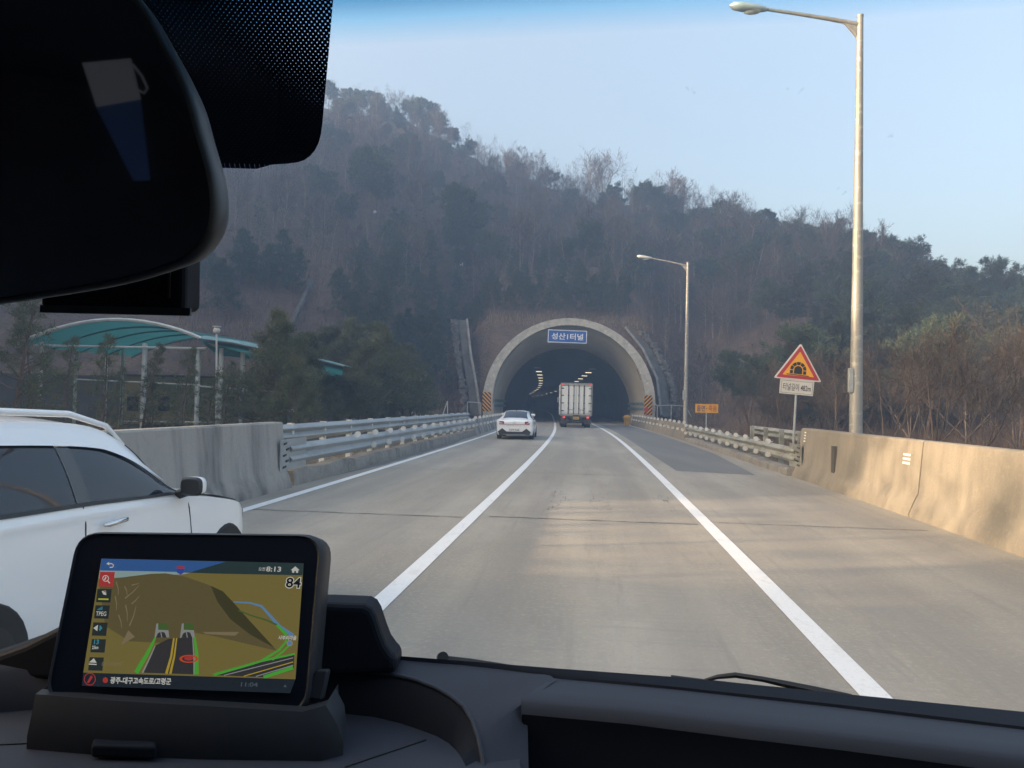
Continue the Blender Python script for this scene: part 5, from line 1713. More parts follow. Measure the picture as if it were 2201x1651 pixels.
for kd in (bare, fan, larch, warm, mature, slope, near_pine, thin_pine, forest):
    for o, u in zip(kd.protos, kd.used):
        if not u:
            for ch in list(o.children): bpy.data.objects.remove(ch)
            bpy.data.objects.remove(o)

# ------------------------------------------------------------------ the car we sit in
EDGE = 1.50
ego = thing('driven_car', 'dark dashboard, windscreen and mirror of the car the picture is taken from', 'car', (-0.25, 0.2, 0))
_wp = [(-300, 1425), (0, 1405), (400, 1400), (830, 1408), (1200, 1437), (1450, 1455), (1800, 1490), (2201, 1530), (2600, 1590), (3300, 1700)]
_wx, _wy = zip(*[(onz(px, py, EDGE).x, onz(px, py, EDGE).y) for px, py in _wp])
_wx = (-1.0,) + _wx + (1.0,)
_wy = (_wy[0] - 0.12,) + _wy + (_wy[-1] - 0.12,)
def wind(x, t, inn=0.0):
    y = float(np.interp(x, _wx, _wy))
    return Vector((x, y + 0.012 - 0.643 * t - inn * 0.766, EDGE - 0.01 + 0.766 * t - inn * 0.643))
def wind_hit(px, py, inn=0.0):
    d = ray(px, py)
    lo, hi = 0.05, 2.0
    for _ in range(60):
        m = (lo + hi) / 2
        p = CAM + d * (m / d.y)
        t = (p.z - EDGE + 0.01 + inn * 0.643) / 0.766
        if p.y < wind(p.x, t, inn).y: lo = m
        else: hi = m
    p = CAM + d * (hi / d.y)
    return p.x, (p.z - EDGE + 0.01 + inn * 0.643) / 0.766

def shader_mat(name):
    m = bpy.data.materials.new(name); m.use_nodes = True
    nt = m.node_tree
    for n in list(nt.nodes): nt.nodes.remove(n)
    return m, nt, nt.nodes.new('ShaderNodeOutputMaterial')
gm, nt, out = shader_mat('windscreen_glass')
tr = nt.nodes.new('ShaderNodeBsdfTransparent'); tr.inputs[0].default_value = (0.99, 0.99, 0.99, 1)
nt.links.new(tr.outputs[0], out.inputs['Surface'])
# tinted strip along the top of the glass
bm_, nt, out = shader_mat('shade_band_tint')
tc = nt.nodes.new('ShaderNodeUVMap'); sx = nt.nodes.new('ShaderNodeSeparateXYZ'); nt.links.new(tc.outputs[0], sx.inputs[0])
rm = nt.nodes.new('ShaderNodeValToRGB')
rm.color_ramp.elements[0].position = 0.0; rm.color_ramp.elements[0].color = (1, 1, 1, 1)
rm.color_ramp.elements[1].position = 1.0; rm.color_ramp.elements[1].color = (0.02, 0.30, 0.55, 1)
e_ = rm.color_ramp.elements.new(0.45); e_.color = (0.55, 0.82, 0.96, 1)
nt.links.new(sx.outputs['Y'], rm.inputs[0])
tr = nt.nodes.new('ShaderNodeBsdfTransparent'); nt.links.new(rm.outputs[0], tr.inputs[0]); nt.links.new(tr.outputs[0], out.inputs['Surface'])
# printed dot screen round the mirror foot: black dots that leave more glass towards the upper right
XR_ = (wind_hit(716, 0, 0.004)[0] - wind_hit(-500, 300, 0.004)[0]) / 0.5
fm, nt, out = shader_mat('dot_frit')
tc = nt.nodes.new('ShaderNodeUVMap')
sx = nt.nodes.new('ShaderNodeSeparateXYZ'); nt.links.new(tc.outputs[0], sx.inputs[0])
mp = nt.nodes.new('ShaderNodeMapping'); mp.inputs['Rotation'].default_value = (0, 0, rad(45)); mp.inputs['Scale'].default_value = (230, 230, 1)
nt.links.new(tc.outputs[0], mp.inputs['Vector'])
vo = nt.nodes.new('ShaderNodeTexVoronoi'); vo.inputs['Randomness'].default_value = 0.0; vo.inputs['Scale'].default_value = 1.0
nt.links.new(mp.outputs[0], vo.inputs['Vector'])
ma = nt.nodes.new('ShaderNodeMath'); ma.operation = 'MULTIPLY_ADD'; ma.inputs[1].default_value = 4.35
nt.links.new(sx.outputs['X'], ma.inputs[0])
my = nt.nodes.new('ShaderNodeMath'); my.operation = 'MULTIPLY_ADD'; my.inputs[1].default_value = 3.85; my.inputs[2].default_value = -XR_ * 4.35
nt.links.new(sx.outputs['Y'], my.inputs[0]); nt.links.new(my.outputs[0], ma.inputs[2])
cl = nt.nodes.new('ShaderNodeMapRange'); cl.inputs['From Min'].default_value = 0.05; cl.inputs['From Max'].default_value = 0.95; cl.inputs['To Min'].default_value = 0.665; cl.inputs['To Max'].default_value = 0.46
nt.links.new(ma.outputs[0], cl.inputs['Value'])
lt = nt.nodes.new('ShaderNodeMath'); lt.operation = 'LESS_THAN'
nt.links.new(vo.outputs['Distance'], lt.inputs[0]); nt.links.new(cl.outputs[0], lt.inputs[1])
df = nt.nodes.new('ShaderNodeBsdfDiffuse'); df.inputs[0].default_value = (0.02, 0.028, 0.05, 1)
tr = nt.nodes.new('ShaderNodeBsdfTransparent'); tr.inputs[0].default_value = (0.6, 0.75, 0.95, 1)
mx = nt.nodes.new('ShaderNodeMixShader')
nt.links.new(lt.outputs[0], mx.inputs[0]); nt.links.new(tr.outputs[0], mx.inputs[1]); nt.links.new(df.outputs[0], mx.inputs[2])
nt.links.new(mx.outputs[0], out.inputs['Surface'])
M['frit'] = fm

def with_uv(o, uvs):
    l = o.data.uv_layers.new(name='UVMap')
    for lp in o.data.loops:
        l.data[lp.index].uv = uvs[lp.vertex_index]
    return o
TT = 0.70
mb = MB()
xs_ = [-0.9 + 1.8 * i / 24 for i in range(25)]
mb.sheet([[wind(x, TT * k / 10) for x in xs_] for k in range(11)])
ws_ = mb.build('windscreen', gm, ego, smooth=60)
# band
t_lo = wind_hit(1400, 66, 0.002)[1]; t_hi = wind_hit(1400, -70, 0.002)[1]
mb = MB(); uv = []
for k in range(9):
    t = t_lo + (TT - t_lo) * k / 8
    for x in xs_: uv.append(((x + 0.9) / 1.8, min(1, (t - t_lo) / (t_hi - t_lo))))
mb.sheet([[wind(x, t_lo + (TT - t_lo) * k / 8, 0.002) for x in xs_] for k in range(9)])
with_uv(mb.build('shade_band', bm_, ws_, smooth=60), uv)
# frit field: right edge and rounded corner as in the photograph, running left behind the mirror
edge_r = [(724, -120), (716, 0), (706, 120), (697, 220), (693, 265), (690, 288), (685, 307), (677, 323), (667, 335), (655, 344), (640, 349), (618, 352), (585, 354)]
mb = MB(); uv = []
rows = []
W = [wind_hit(px, py, 0.004) for px, py in edge_r]
xl = wind_hit(-500, 300, 0.004)[0]
for x1, t in W:
    row = []
    for k in range(13):
        x = xl + (x1 - xl) * k / 12
        row.append(wind(x, min(t, TT), 0.004))
        uv.append(((x - xl) / 0.5, (t - W[-1][1]) / 0.5 + 0.0))
    rows.append(row)
# gentle lower edge
row = []
tb = W[-1][1]
for k in range(13):
    x = xl + (W[-1][0] - 0.01 - xl) * k / 12
    row.append(wind(x, tb - 0.003, 0.004)); uv.append(((x - xl) / 0.5, 0.0))
rows.append(row)
mb.sheet(rows)
with_uv(mb.build('dot_frit', fm, ws_), uv)

dm, nt, out = shader_mat('dirt_film')
df = nt.nodes.new('ShaderNodeBsdfDiffuse'); df.inputs[0].default_value = (0.10, 0.11, 0.13, 1)
tr = nt.nodes.new('ShaderNodeBsdfTransparent'); mx = nt.nodes.new('ShaderNodeMixShader')
tcd = nt.nodes.new('ShaderNodeTexCoord'); nod = nt.nodes.new('ShaderNodeTexNoise'); nod.inputs['Scale'].default_value = 300
mrd = nt.nodes.new('ShaderNodeMapRange'); mrd.inputs['From Min'].default_value = 0.4; mrd.inputs['From Max'].default_value = 0.7; mrd.inputs['To Max'].default_value = 0.10
nt.links.new(tcd.outputs['Object'], nod.inputs['Vector']); nt.links.new(nod.outputs['Fac'], mrd.inputs['Value'])
nt.links.new(mrd.outputs[0], mx.inputs[0]); nt.links.new(tr.outputs[0], mx.inputs[1]); nt.links.new(df.outputs[0], mx.inputs[2]); nt.links.new(mx.outputs[0], out.inputs['Surface'])
mb = MB()
rs = random.Random(3)
spots_ = [(1495, 198), (1482, 190), (1722, 197), (1690, 188), (1075, 42), (1915, 287), (1830, 352), (1818, 416), (1796, 402)]
for px, py in spots_:
    for k in range(2):
        a, t = wind_hit(px + rs.uniform(-6, 6), py + rs.uniform(-4, 4), 0.003)
        w, h, th = rs.uniform(0.0006, 0.0018), rs.uniform(0.0004, 0.001), rs.uniform(0, 3.1)
        mb.poly([wind(a + w * math.cos(u) * math.cos(th) - h * math.sin(u) * math.sin(th), t + w * math.cos(u) * math.sin(th) + h * math.sin(u) * math.cos(th), 0.003) for u in [q * math.pi / 5 for q in range(10)]])
tag(mb.build('dirt_speck', dm, ws_), kind='stuff')

# dashboard pad, built from sections between the glass and the trays
def lerp_rows(A, B, n):
    return [[a.lerp(b, k / n) for a, b in zip(A, B)] for k in range(n + 1)]
def Z(px, py, z): return onz(px, py, z)
dash_b = MB()
# dark ledge under the glass
L0 = [Z(px, py, EDGE) for px, py in ((-300, 1425), (0, 1405), (400, 1400), (830, 1408), (1000, 1421), (1200, 1437), (1450, 1455), (1800, 1490), (2201, 1530), (2600, 1585), (3400, 1710))]
L1 = [Z(px, py, EDGE - 0.004) for px, py in ((-300, 1440), (0, 1417), (400, 1409), (830, 1416), (1000, 1430), (1200, 1453), (1450, 1476), (1800, 1514), (2201, 1562), (2600, 1625), (3400, 1765))]
dash_b.sheet([[p + Vector((0, 0.03, -0.03)) for p in L0], L0, L1, [p + Vector((0, -0.004, -0.01)) for p in L1]], mi=1)
# centre pad between ledge and tray rim
Epts = [(690, 1413), (830, 1416), (960, 1426), (1080, 1439), (1150, 1446), (1183, 1452), (1196, 1462), (1170, 1480), (1140, 1499), (1134, 1550), (1136, 1651), (1140, 1720)]
Rpts = [(690, 1437), (760, 1440), (830, 1449), (890, 1463), (935, 1480), (970, 1500), (997, 1522), (1014, 1550), (1027, 1585), (1036, 1625), (1041, 1660), (1042, 1720)]
Ez = [EDGE - .004] * 6 + [EDGE - .006, EDGE - .008, EDGE - .012, EDGE - .03, EDGE - .055, EDGE - .07]
Rz = [EDGE - .010, EDGE - .010, EDGE - .011, EDGE - .012, EDGE - .014, EDGE - .018, EDGE - .022, EDGE - .028, EDGE - .036, EDGE - .046, EDGE - .055, EDGE - .068]
EA = [Z(*p, z) for p, z in zip(Epts, Ez)]
RA = [Z(*p, z) for p, z in zip(Rpts, Rz)]
dash_b.sheet(lerp_rows(EA, RA, 5), mi=0)
# tray wall and floor
FL = EDGE - 0.05
W1 = [p + Vector((-0.004, -0.004, -0.006)) for p in RA]
fc = Vector((-0.36, 0.66, FL))
W2 = [Vector((p.x + (fc.x - p.x) * 0.04, p.y - 0.012, FL - 0.0)) for p in RA]
dash_b.sheet([RA, W1, W2], mi=1)
# passenger side raised lid
far = [Z(px, py, EDGE - .006) for px, py in ((1196, 1453), (1210, 1455), (1450, 1477), (1700, 1502), (1859, 1518), (2201, 1563), (2600, 1626), (3400, 1768))]
near = [Z(px, py, EDGE - .010) for px, py in ((1122, 1499), (1136, 1500), (1350, 1519), (1587, 1548), (1800, 1572), (2201, 1622), (2600, 1680), (3400, 1830))]
n1 = [p + Vector((0, -0.006, -0.003)) for p in near]
n2 = [p + Vector((0, -0.010, -0.012)) for p in near]
n3 = [p + Vector((0, -0.004, -0.06)) for p in near]
n4 = [p + Vector((0, -0.10, -0.20)) for p in near]
dash_b.sheet(lerp_rows(far, near, 3) + [n1, n2], mi=0)
dash_b.sheet([n2, n3, n4], mi=1)
dash_b.sheet([[far[0], near[0], n1[0], n2[0]], [p + Vector((-0.004, 0, -0.05)) for p in (far[0], near[0], n1[0], n2[0])]], mi=0)
# left pad
la = [Z(px, py, EDGE - .004) for px, py in ((-400, 1440), (0, 1418), (110, 1413), (400, 1410), (700, 1413))]
lb = [Z(px, py, EDGE - .012) for px, py in ((-400, 1475), (0, 1444), (110, 1436), (400, 1432), (700, 1436))]
dash_b.sheet([la, lb, [p + Vector((0, -0.01, -0.045)) for p in lb]], mi=0)
# tray floor and the body of the dash
x0 = -1.0
dash_b.sheet([[Vector((x0, 0.82, FL)), Vector((0.015, 0.82, FL))], [Vector((x0, 0.55, FL)), Vector((0.015, 0.55, FL))], [Vector((x0, 0.50, FL - 0.03)), Vector((0.015, 0.50, FL - 0.03))], [Vector((x0, 0.48, FL - 0.5)), Vector((0.015, 0.48, FL - 0.5))]], mi=0)
dash_b.build('dashboard', [M['dash'], M['dash_dark']], ego, smooth=50)
mb = MB(); mb.tube([p + Vector((0, 0, 0.001)) for p in RA], 0.0024, 8); mb.build('tray_rim', M['dash'], ego, smooth=60)
mb = MB()
a = [Z(px, py, FL + 0.002) for px, py in ((195, 1630), (335, 1634), (338, 1612), (322, 1601), (212, 1598), (202, 1606))]
mb.prism(a, (0, 0, 0.012)); mb.build('tray_button', M['dash_dark'], ego, bevel=0.003)
mb = MB()
for q0, q1 in (((742, 1648), (915, 1590)), ((0, 1600), (100, 1596))):
    mb = MB(); mb.bar(Z(*q0, FL + .0006), Z(*q1, FL + .0006), 0.0016, 0.001); mb.build('trim_seam', M['black'], ego)
# cowl over the instruments
hp = [(-160, 1470), (-60, 1425), (0, 1404), (50, 1386), (118, 1352), (200, 1330), (330, 1308), (480, 1299), (700, 1298), (782, 1301), (797, 1309), (806, 1325), (818, 1362), (828, 1388), (840, 1405), (852, 1414), (852, 1450)]
Yh = 0.83
f0 = [at(px, py, Yh - 0.05) for px, py in hp]
mb = MB()
f1 = [p + Vector((0, 0.012, 0)) * 1 + Vector((0, 0, 0)) for p in f0]
mb.prism(f0, (0, 0.045, 0))
mb.build('instrument_cowl', M['dash_dark'], ego, bevel=0.008)
# wipers outside the glass
def outp(px, py, e): 
    x, t = wind_hit(px, py)
    return at(px, py, wind(x, t).y + e)
mb = MB()
mb.tube([outp(948, 1415, .02), outp(1010, 1423, .02), outp(1100, 1436, .02), outp(1190, 1450, .02)], [0.0036, 0.0042, 0.0036, 0.002], 6)
mb.disc(outp(951, 1413, .02), (0.3, -1, 0.4), 0.0058, 0.008, 12)
mb.build('wiper', M['wiper'], ego, smooth=50)
mb = MB()
mb.tube([outp(1442, 1457, .02), outp(1530, 1468, .02), outp(1640, 1480, .02), outp(1720, 1488, .02)], 0.0032, 6)
mb.tube([outp(1515, 1462, .02), outp(1542, 1455, .025), outp(1580, 1451, .028), outp(1640, 1460, .028), outp(1700, 1473, .028), outp(1760, 1486, .025), outp(1830, 1500, .02)], [0.0016, 0.0025, 0.003, 0.003, 0.004, 0.0046, 0.004], 6)
mb.build('wiper', M['wiper'], ego, smooth=50)

# rear view mirror
MC = at(60, 330, 0.315)
NR = Vector((-0.10, -0.985, -0.13)).normalized()
def mplane(px, py, off=0.0):
    d = ray(px, py)
    p0 = MC + NR * off
    t = (p0 - CAM).dot(NR) / d.dot(NR)
    return CAM + d * t
mo = [(-330, -80), (-60, -150), (180, -110), (285, -10), (345, 85), (400, 190), (430, 290), (453, 370), (462, 430), (460, 480), (448, 515), (424, 545), (385, 568), (250, 608), (0, 648), (-200, 668), (-360, 640), (-400, 560), (-400, 100)]
def smooth_loop(pts, n=6):
    out = []
    m = len(pts)
    for i in range(m):
        p0, p1, p2, p3 = (Vector(pts[(i + k - 1) % m]) for k in range(4))
        for j in range(n):
            t = j / n
            out.append(0.5 * (2 * p1 + (p2 - p0) * t + (2 * p0 - 5 * p1 + 4 * p2 - p3) * t * t + (3 * p1 - p0 - 3 * p2 + p3) * t**3))
    return out
loop = smooth_loop([(a, b) for a, b in mo])
cx0, cy0 = 40, 270
def ring(k, off, dx=0.0):
    return [mplane(cx0 + (p.x - cx0) * k + dx, cy0 + (p.y - cy0) * k) + NR * off for p in loop]
mb = MB()
mb.sheet([ring(0.975, 0.0005), ring(0.99, 0.003), ring(1.008, 0.002), ring(1.014, -0.003), ring(0.99, -0.012), ring(0.93, -0.024), ring(0.8, -0.034), ring(0.3, -0.04)], close=True)
mr = mb.build('rear_view_mirror', M['bezel'], ego, smooth=60)
mb = MB(); mb.poly(ring(0.978, 0.001)); mb.build('mirror_glass', M['mirror'], mr)
mb = MB(); mb.tube([mplane(60, 200, -0.04), mplane(70, 40, -0.07) + Vector((0, 0.05, 0.02)), wind(*wind_hit(80, -60), 0.01)], 0.012, 10); mb.build('mirror_stalk', M['cabin'], mr, smooth=60)

# cabin behind and over the camera
mb = MB()
RZ, XL, XR, YB = 2.03, -0.86, 0.86, -1.7
def slab(a, b): mb.box(((a[0] + b[0]) / 2, (a[1] + b[1]) / 2, (a[2] + b[2]) / 2), (b[0] - a[0], b[1] - a[1], b[2] - a[2]))
slab((XL, YB, RZ), (XR, 0.40, RZ + 0.05))
slab((XL, YB - 0.05, 0.5), (XR, YB, RZ + 0.05))
slab((XL, YB, 0.45), (XR, 0.95, 0.5))
slab((XR, YB, 0.5), (XR + 0.05, 0.75, 1.50)); slab((XL - 0.05, YB, 0.5), (XL, 0.75, 1.50))
slab((XR, YB, 1.50), (XR + 0.05, -0.35, RZ)); slab((XL - 0.05, YB, 1.50), (XL, 0.62, RZ))  # left window walled up far forward, added to block sun from dash and navigation unit
slab((XL, YB + 0.6, 0.5), (XR, YB + 0.75, 1.45))
mb.build('cabin_shell', M['cabin'], ego)
# paper card hanging in the back of the cabin, seen in the mirror
def virt(px, py, dist=0.42):
    d = ray(px, py).normalized()
    p = mplane(px, py) + d * dist
    return p - NR * (2 * (p - MC).dot(NR))
card = [virt(180, 137), virt(285, 127), virt(306, 215), virt(211, 232), virt(326, 388), virt(290, 390)]
root = thing('hanging_card', 'white and blue paper card hanging in the cabin, seen only in the mirror', 'card', tuple(card[0]))
mb = MB()
mb.poly([card[0], card[1], card[2], card[3]], 0)
mb.poly([card[3], card[2], card[4], card[5]], 1)
mb.build('card', [M['card_white'], M['card_blue']], root, solid=0.001)
mb = MB(); mb.tube([virt(288, 140), virt(308, 165), virt(320, 192), virt(312, 202), virt(302, 196)], 0.0012, 5); mb.build('cord', M['card_white'], root)

# camera box hanging below the mirror
bx = [at(84, 560, 0.40), at(398, 548, 0.40), at(396, 676, 0.40), at(84, 668, 0.40)]
root = thing('dash_camera', 'black box shaped dash camera hanging under the rear view mirror', 'dash camera', tuple(bx[3]))
mb = MB(); mb.prism([p for p in bx], (0, 0.022, 0.004)); mb.build('housing', M['dash_dark'], root, bevel=0.0035)
mb = MB(); mb.bar(at(366, 555, 0.3985), at(363, 640, 0.3985), 0.0012, 0.001); mb.build('seam', M['black'], root)
mb = MB(); mb.bar(at(88, 664, 0.398), at(410, 671, 0.398), 0.002, 0.004); mb.build('lower_edge', M['bezel'], root)

# ------------------------------------------------------------------ pop-up navigation unit
NB, NT = 0.705, 0.742
nTL, nTR, nBR, nBL = at(182, 1165, NT), at(690, 1172, NT), at(643, 1520, NB), at(106, 1500, NB)
NO = (nTL + nTR + nBR + nBL) / 4
nux = ((nTR - nTL) + (nBR - nBL)).normalized()
nuy = ((nTL - nBL) + (nTR - nBR)); nuy = (nuy - nux * nuy.dot(nux)).normalized()
nn = nux.cross(nuy)
if nn.y > 0: nn = -nn
def NP(px, py, off=0.0):
    d = ray(px, py)
    t = (NO + nn * off - CAM).dot(nn) / d.dot(nn)
    return CAM + d * t
nav = thing('navigation_unit', 'pop-up navigation unit with lit map screen standing in the dashboard tray', 'navigation unit', tuple(Vector((NO.x, NO.y, FL))))
def rnd_px(pts, r):
    return [(p.x, p.y) for p in rounded([Vector((a, b, 0)) for a, b in pts], r, 6)]
case = rnd_px([(168, 1144), (696, 1150), (662, 1534), (94, 1506)], 50)
mb = MB()
def nring(pts, k, off, c=(400, 1335)): return [NP(c[0] + (a - c[0]) * k, c[1] + (b - c[1]) * k) + nn * off for a, b in pts]
mb.sheet([nring(case, 0.965, 0.001), nring(case, 0.985, 0.003), nring(case, 1.0, 0.0), nring(case, 1.012, -0.006), nring(case, 1.01, -0.034), nring(case, 0.97, -0.042)], close=True)
mb.poly(nring(case, 0.97, -0.042)[::-1])
mb.build('case', M['nav_case'], nav, smooth=50)
mb = MB(); mb.poly(nring(case, 0.97, 0.0015)); mb.build('front_panel', M['nav_gloss'], nav)

# the map picture on the screen
pal = {}
smats = []
def colr(name, c, e=1.0):
    m, nt, p = nodes('screen_' + name)
    p.inputs['Base Color'].default_value = (0.01, 0.01, 0.01, 1)
    p.inputs['Roughness'].default_value = 0.25
    p.inputs['Emission Color'].default_value = c4(c)
    p.inputs['Emission Strength'].default_value = e * 0.15
    tcn = nt.nodes.new('ShaderNodeTexCoord'); nz_ = nt.nodes.new('ShaderNodeTexNoise'); nz_.inputs['Scale'].default_value = 1400
    hs = nt.nodes.new('ShaderNodeMix'); hs.data_type = 'RGBA'; hs.blend_type = 'MULTIPLY'; hs.inputs[0].default_value = 0.25
    nt.links.new(tcn.outputs['Object'], nz_.inputs['Vector'])
    hs.inputs[6].default_value = c4(c); nt.links.new(nz_.outputs['Fac'], hs.inputs[7]); nt.links.new(hs.outputs[2], p.inputs['Emission Color'])
    pal[name] = len(smats); smats.append(m)
for n, c in dict(sky=(0.05, 0.15, 0.42), skyd=(0.035, 0.065, 0.07), skyl=(0.36, 0.50, 0.50), land=(0.26, 0.21, 0.065), hill=(0.165, 0.135, 0.06), hilld=(0.075, 0.072, 0.035), bar=(0.022, 0.032, 0.045), icon=(0.035, 0.045, 0.045), red=(0.55, 0.06, 0.06), white=(0.75, 0.75, 0.70),
                 teal=(0.06, 0.34, 0.44), green=(0.10, 0.52, 0.06), asphalt=(0.055, 0.055, 0.06), yellow=(0.58, 0.42, 0.05), grey=(0.36, 0.37, 0.36), dgreen=(0.09, 0.17, 0.05), river=(0.16, 0.33, 0.55), orange=(0.78, 0.10, 0.03), black=(0.012, 0.012, 0.012), shield=(0.06, 0.10, 0.45), dim=(0.10, 0.13, 0.16), lime=(0.6, 0.62, 0.06), pale=(0.30, 0.24, 0.14)).items():
    colr(n, c)
zo = [0.0022]
sc_ = MB()
# screenshot pixels here are those of the enlarged view of the screen: x = 160 + u*520/2201, y = 1180 + v*340/1439
def U(u, v): return (160 + u * 520 / 2201, 1180 + v * 340 / 1439)
def sp(name, pts, up=True):
    zo[0] += 0.00004
    P = [NP(*U(a, b), zo[0]) for a, b in pts]
    sc_.poly(P, pal[name])
def sline(name, pts, w0, w1=None):
    w1 = w1 or w0
    zo[0] += 0.00004
    n = len(pts)
    L_, R_ = [], []
    for i, (a, b) in enumerate(pts):
        q0, q1 = pts[max(i - 1, 0)], pts[min(i + 1, n - 1)]
        dx, dy = q1[0] - q0[0], q1[1] - q0[1]
        k = math.hypot(dx, dy)
        w = (w0 + (w1 - w0) * i / (n - 1)) / 2
        L_.append(NP(*U(a - dy / k * w, b + dx / k * w), zo[0])); R_.append(NP(*U(a + dy / k * w, b - dx / k * w), zo[0]))
    sc_.sheet([L_, R_], mi=pal[name])
def scirc(name, c, rx, ry, n=24, hole=None):
    zo[0] += 0.00004
    o = [(c[0] + rx * math.cos(k * 2 * math.pi / n), c[1] + ry * math.sin(k * 2 * math.pi / n)) for k in range(n)]
    if hole:
        i = [(c[0] + rx * hole * math.cos(k * 2 * math.pi / n), c[1] + ry * hole * math.sin(k * 2 * math.pi / n)) for k in range(n)]
        sc_.sheet([[NP(*U(*p), zo[0]) for p in o], [NP(*U(*p), zo[0]) for p in i]], close=True, mi=pal[name])
    else: sc_.poly([NP(*U(*p), zo[0]) for p in o], pal[name])
def stext(name, body, u0, u1, vc, h, bold=0.01, dv=0):
    zo[0] += 0.00004
    a, b, t = NP(*U(u0, vc), zo[0]), NP(*U(u1, vc + dv), zo[0]), NP(*U((u0 + u1) / 2, vc - h), zo[0])
    c = (a + b) / 2
    ux_ = (b - a)
    vs, fs, w = text(body, 1.0, bold)
    up = (NP(*U((u0 + u1) / 2 + 0.06 * h, vc - h / 2), zo[0]) - NP(*U((u0 + u1) / 2 - 0.06 * h, vc + h / 2), zo[0]))
    sc_.add([c + ux_ * (x / w) + up * y for x, y in vs], fs, pal[name])
sp('land', [(245, 88), (2085, 130), (2010, 1190), (80, 1125)])
sp('skyl', [(232, 190), (1100, 205), (1000, 230), (220, 270)])
sp('skyd', [(900, 100), (2085, 130), (2075, 240), (1300, 225), (1000, 215)])
sp('sky', [(245, 88), (1380, 116), (1160, 180), (1060, 212), (600, 202), (232, 196)])
sp('hill', [(220, 290), (500, 250), (700, 226), (830, 222), (1000, 250), (1200, 320), (1350, 385), (1440, 480), (1600, 660), (1720, 800), (1850, 930), (1300, 800), (1090, 760), (900, 860), (500, 840), (280, 700)])
sp('hilld', [(1240, 335), (1350, 385), (1440, 480), (1600, 660), (1820, 900), (1600, 780), (1420, 640), (1300, 480)])
sp('pale', [(420, 880), (490, 740), (550, 800), (480, 840)]); sp('pale', [(1160, 755), (1500, 755), (1460, 790), (1200, 775)])
for a, b, c, d in ((380, 300, 400, 420), (455, 340, 480, 420), (520, 330, 590, 310), (460, 450, 590, 330), (520, 500, 590, 425), (465, 510, 480, 660), (500, 700, 560, 520), (370, 430, 380, 560), (400, 600, 430, 720)):
    sline('pale', [(a, b), ((a + c) / 2 + 8, (b + d) / 2), (c, d)], 12, 4)
sp('asphalt', [(735, 880), (850, 820), (1080, 800), (1105, 1142), (620, 1126)])
sline('grey', [(735, 880), (690, 980), (620, 1126)], 8, 16); sline('grey', [(1075, 800), (1088, 1000), (1090, 1142)], 8, 16)
sline('green', [(735, 810), (670, 940), (560, 1126)], 18, 42); sline('green', [(1092, 800), (1112, 950), (1110, 1142)], 18, 40)
sline('yellow', [(905, 812), (880, 980), (836, 1134)], 16, 24); sline('yellow', [(930, 812), (908, 980), (872, 1135)], 12, 22)
for x in (0, 232):
    sp('dgreen', [(752 + x, 676), (845 + x, 676), (858 + x, 740), (745 + x, 735)])
    sp('grey', [(745 + x, 680), (762 + x, 676), (762 + x, 735), (855 + x, 740), (862 + x, 805), (840 + x, 806), (820 + x, 760), (785 + x, 752), (755 + x, 770), (738 + x, 810), (728 + x, 806)])
    sp('asphalt', [(745 + x, 806), (760 + x, 768), (790 + x, 754), (820 + x, 762), (838 + x, 806)])
    sline('grey', [(785 + x, 752), (795 + x, 806)], 9)
sline('river', [(1450, 482), (1600, 492), (1700, 520), (1790, 620), (1870, 710), (1990, 790)], 12, 36)
sline('dgreen', [(1490, 560), (1620, 610), (1740, 645), (1840, 690), (1930, 780)], 12, 18)
sline('green', [(1840, 690), (1930, 780)], 20, 30)
sp('asphalt', [(1270, 1148), (1700, 1030), (2000, 965), (1995, 1100), (1760, 1168)])
sline('green', [(1268, 1145), (1600, 1050), (1700, 1020), (2005, 955)], 24, 16); sline('green', [(1720, 1166), (1990, 1080)], 30, 34)
sline('green', [(1700, 1020), (1860, 920), (1920, 850), (1930, 800)], 22, 16); sline('green', [(1800, 1010), (1900, 930), (1950, 880)], 18, 14)
sline('grey', [(1360, 1150), (1990, 990)], 8); sline('yellow', [(1540, 1158), (1990, 1028)], 9); sline('grey', [(1650, 1160), (1990, 1058)], 8)
scirc('orange', (1040, 1000), 86, 36, 28, 0.72); scirc('red', (1040, 995), 42, 20)
stext('white', '사부리마을', 1855, 2020, 806, 42, 0.02, 4); scirc('grey', (1958, 858), 28, 28); scirc('river', (1958, 858), 20, 18)
sp('shield', [(932, 180), (1000, 182), (996, 215), (966, 234), (930, 214)]); sp('red', [(932, 156), (1000, 158), (1000, 180), (932, 178)])
stext('white', '오전', 1675, 1735, 183, 32, 0.01); stext('white', '8:13', 1745, 1880, 182, 46, 0.02, 3)
sp('white', [(1968, 192), (2010, 158), (2048, 194), (2036, 194), (2034, 218), (2016, 217), (2015, 200), (2000, 200), (1999, 217), (1980, 216), (1980, 193)])
stext('white', '84', 1918, 2068, 305, 108, 0.07, 5); stext('black', '84', 1926, 2060, 305, 92, 0.02, 5)
sline('white', [(300, 134), (340, 134), (356, 148), (348, 166), (320, 168)], 9); sp('white', [(290, 134), (316, 118), (316, 150)])
sp('red', [(234, 208), (368, 210), (352, 344), (218, 340)]); scirc('white', (284, 268), 30, 30, 20, 0.76); sline('white', [(300, 288), (322, 312)], 10); sp('white', [(268, 282), (284, 248), (292, 258), (280, 284)])
for v0, sh_ in ((364, 0), (512, -18), (668, -38), (820, -52), (985, -72)):
    u0 = 210 + sh_
    sp('icon', [(u0, v0), (u0 + 130, v0 + 2), (u0 + 116, v0 + 124), (u0 - 14, v0 + 120)])
sp('white', [(248, 384), (286, 378), (290, 420), (262, 414)]); sp('red', [(262, 384), (284, 380), (286, 400)]); sline('lime', [(216, 456), (310, 458)], 14)
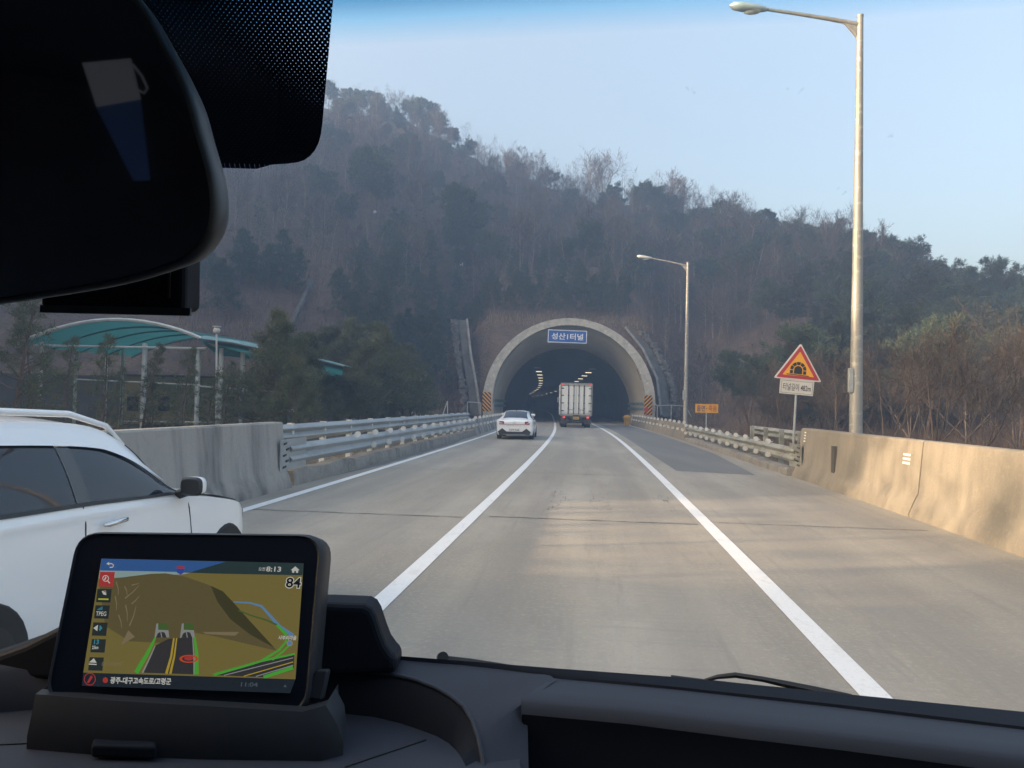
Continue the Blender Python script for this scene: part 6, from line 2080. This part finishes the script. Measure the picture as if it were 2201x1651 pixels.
for k in range(5): sp('teal', [(206 + k * 10, 556), (213 + k * 10, 556), (215 + k * 10, 548 - k * 6), (208 + k * 10, 548 - k * 6)])
stext('white', 'TPEG', 196, 290, 588, 40, 0.01, 2)
sp('white', [(172, 720), (214, 690), (208, 748)])
for r_ in (18, 32): sline('teal', [(222 + r_ * 0.3, 720 - r_ * .7), (226 + r_ * 0.7, 720), (218 + r_ * 0.3, 720 + r_ * .7)], 11)
stext('teal', '13', 178, 222, 846, 44, 0.03); stext('white', '25km', 160, 218, 896, 32, 0.02)
sp('white', [(132, 1032), (176, 994), (202, 1036)]); sp('white', [(132, 1042), (202, 1046), (200, 1056), (130, 1052)])
sp('bar', [(80, 1125), (2010, 1186), (1962, 1312), (66, 1246)])
scirc('red', (140, 1184), 54, 58, 24, 0.86); sp('red', [(112, 1216), (150, 1150), (168, 1166), (132, 1220)]); scirc('red', (281, 1194), 24, 26)
stext('white', '광주-대구고속도로/고령군', 326, 880, 1194, 62, 0.03, 12)
stext('dim', '11:04', 1515, 1668, 1232, 40, 0.02, 3); sp('dim', [(1900, 1256), (1918, 1232), (1932, 1258)])
stext('pale', 'EXTREME', 250, 430, 1046, 30, 0.0, 4)
sc_.build('screen', smats, nav)
# cradle
mb = MB()
ct = [(72, 1490), (640, 1524), (700, 1512), (740, 1462)]
rows = []
back = Vector((0, 0.075, 0))
def cr(px, py, Y): return at(px, py, Y)
front_t = [cr(76, 1492, 0.70), cr(240, 1506, 0.692), cr(450, 1518, 0.690), cr(650, 1530, 0.692), cr(700, 1516, 0.70), cr(722, 1480, 0.735)]
front_m = [cr(68, 1535, 0.694), cr(240, 1550, 0.684), cr(450, 1563, 0.682), cr(665, 1574, 0.684), cr(724, 1556, 0.695), cr(740, 1515, 0.732)]
front_b = [Vector((p.x - 0.003, p.y - 0.008, FL)) for p in front_m]
front_b = [cr(58, 1582, 0.690), cr(240, 1596, 0.680), cr(450, 1607, 0.678), cr(690, 1613, 0.680), cr(738, 1592, 0.692), cr(744, 1545, 0.73)]
front_z = [Vector((p.x, p.y, FL - 0.002)) for p in front_b]
inner = [p + Vector((0.0, 0.010, 0.001)) for p in front_t]
inner2 = [p + Vector((0.0, 0.012, -0.012)) for p in front_t]
back_b = [p + Vector((0, 0.08, 0)) for p in front_z]
mb.sheet([inner2, inner, front_t, front_m, front_b, front_z])
mb.sheet([[p for p in (front_t[0], front_m[0], front_b[0], front_z[0])], [p + Vector((0.004, 0.07, 0)) for p in (front_t[0], front_m[0], front_b[0], front_z[0])]])
mb.build('cradle', M['nav_case'], nav, smooth=50)
mb = MB(); mb.prism([NP(636, 1502, -0.002), NP(690, 1505, -0.002), NP(704, 1442, -0.004), NP(700, 1440, -0.004), NP(680, 1440, -0.004)], nn * -0.016)
mb.build('latch', M['nav_case'], nav, bevel=0.002)

# ------------------------------------------------------------------ morning haze between the road and the hill
hm, nt, out = shader_mat('haze_air')
pv = nt.nodes.new('ShaderNodeVolumePrincipled')
pv.inputs['Color'].default_value = (0.42, 0.63, 1.0, 1)
pv.inputs['Density'].default_value = 0.0024
pv.inputs['Anisotropy'].default_value = 0.2
nt.links.new(pv.outputs[0], out.inputs['Volume'])
mb = MB(); mb.box((0, 85, 62), (560, 270, 130)); 
hz_o = tag(mb.build('haze', hm), kind='stuff')
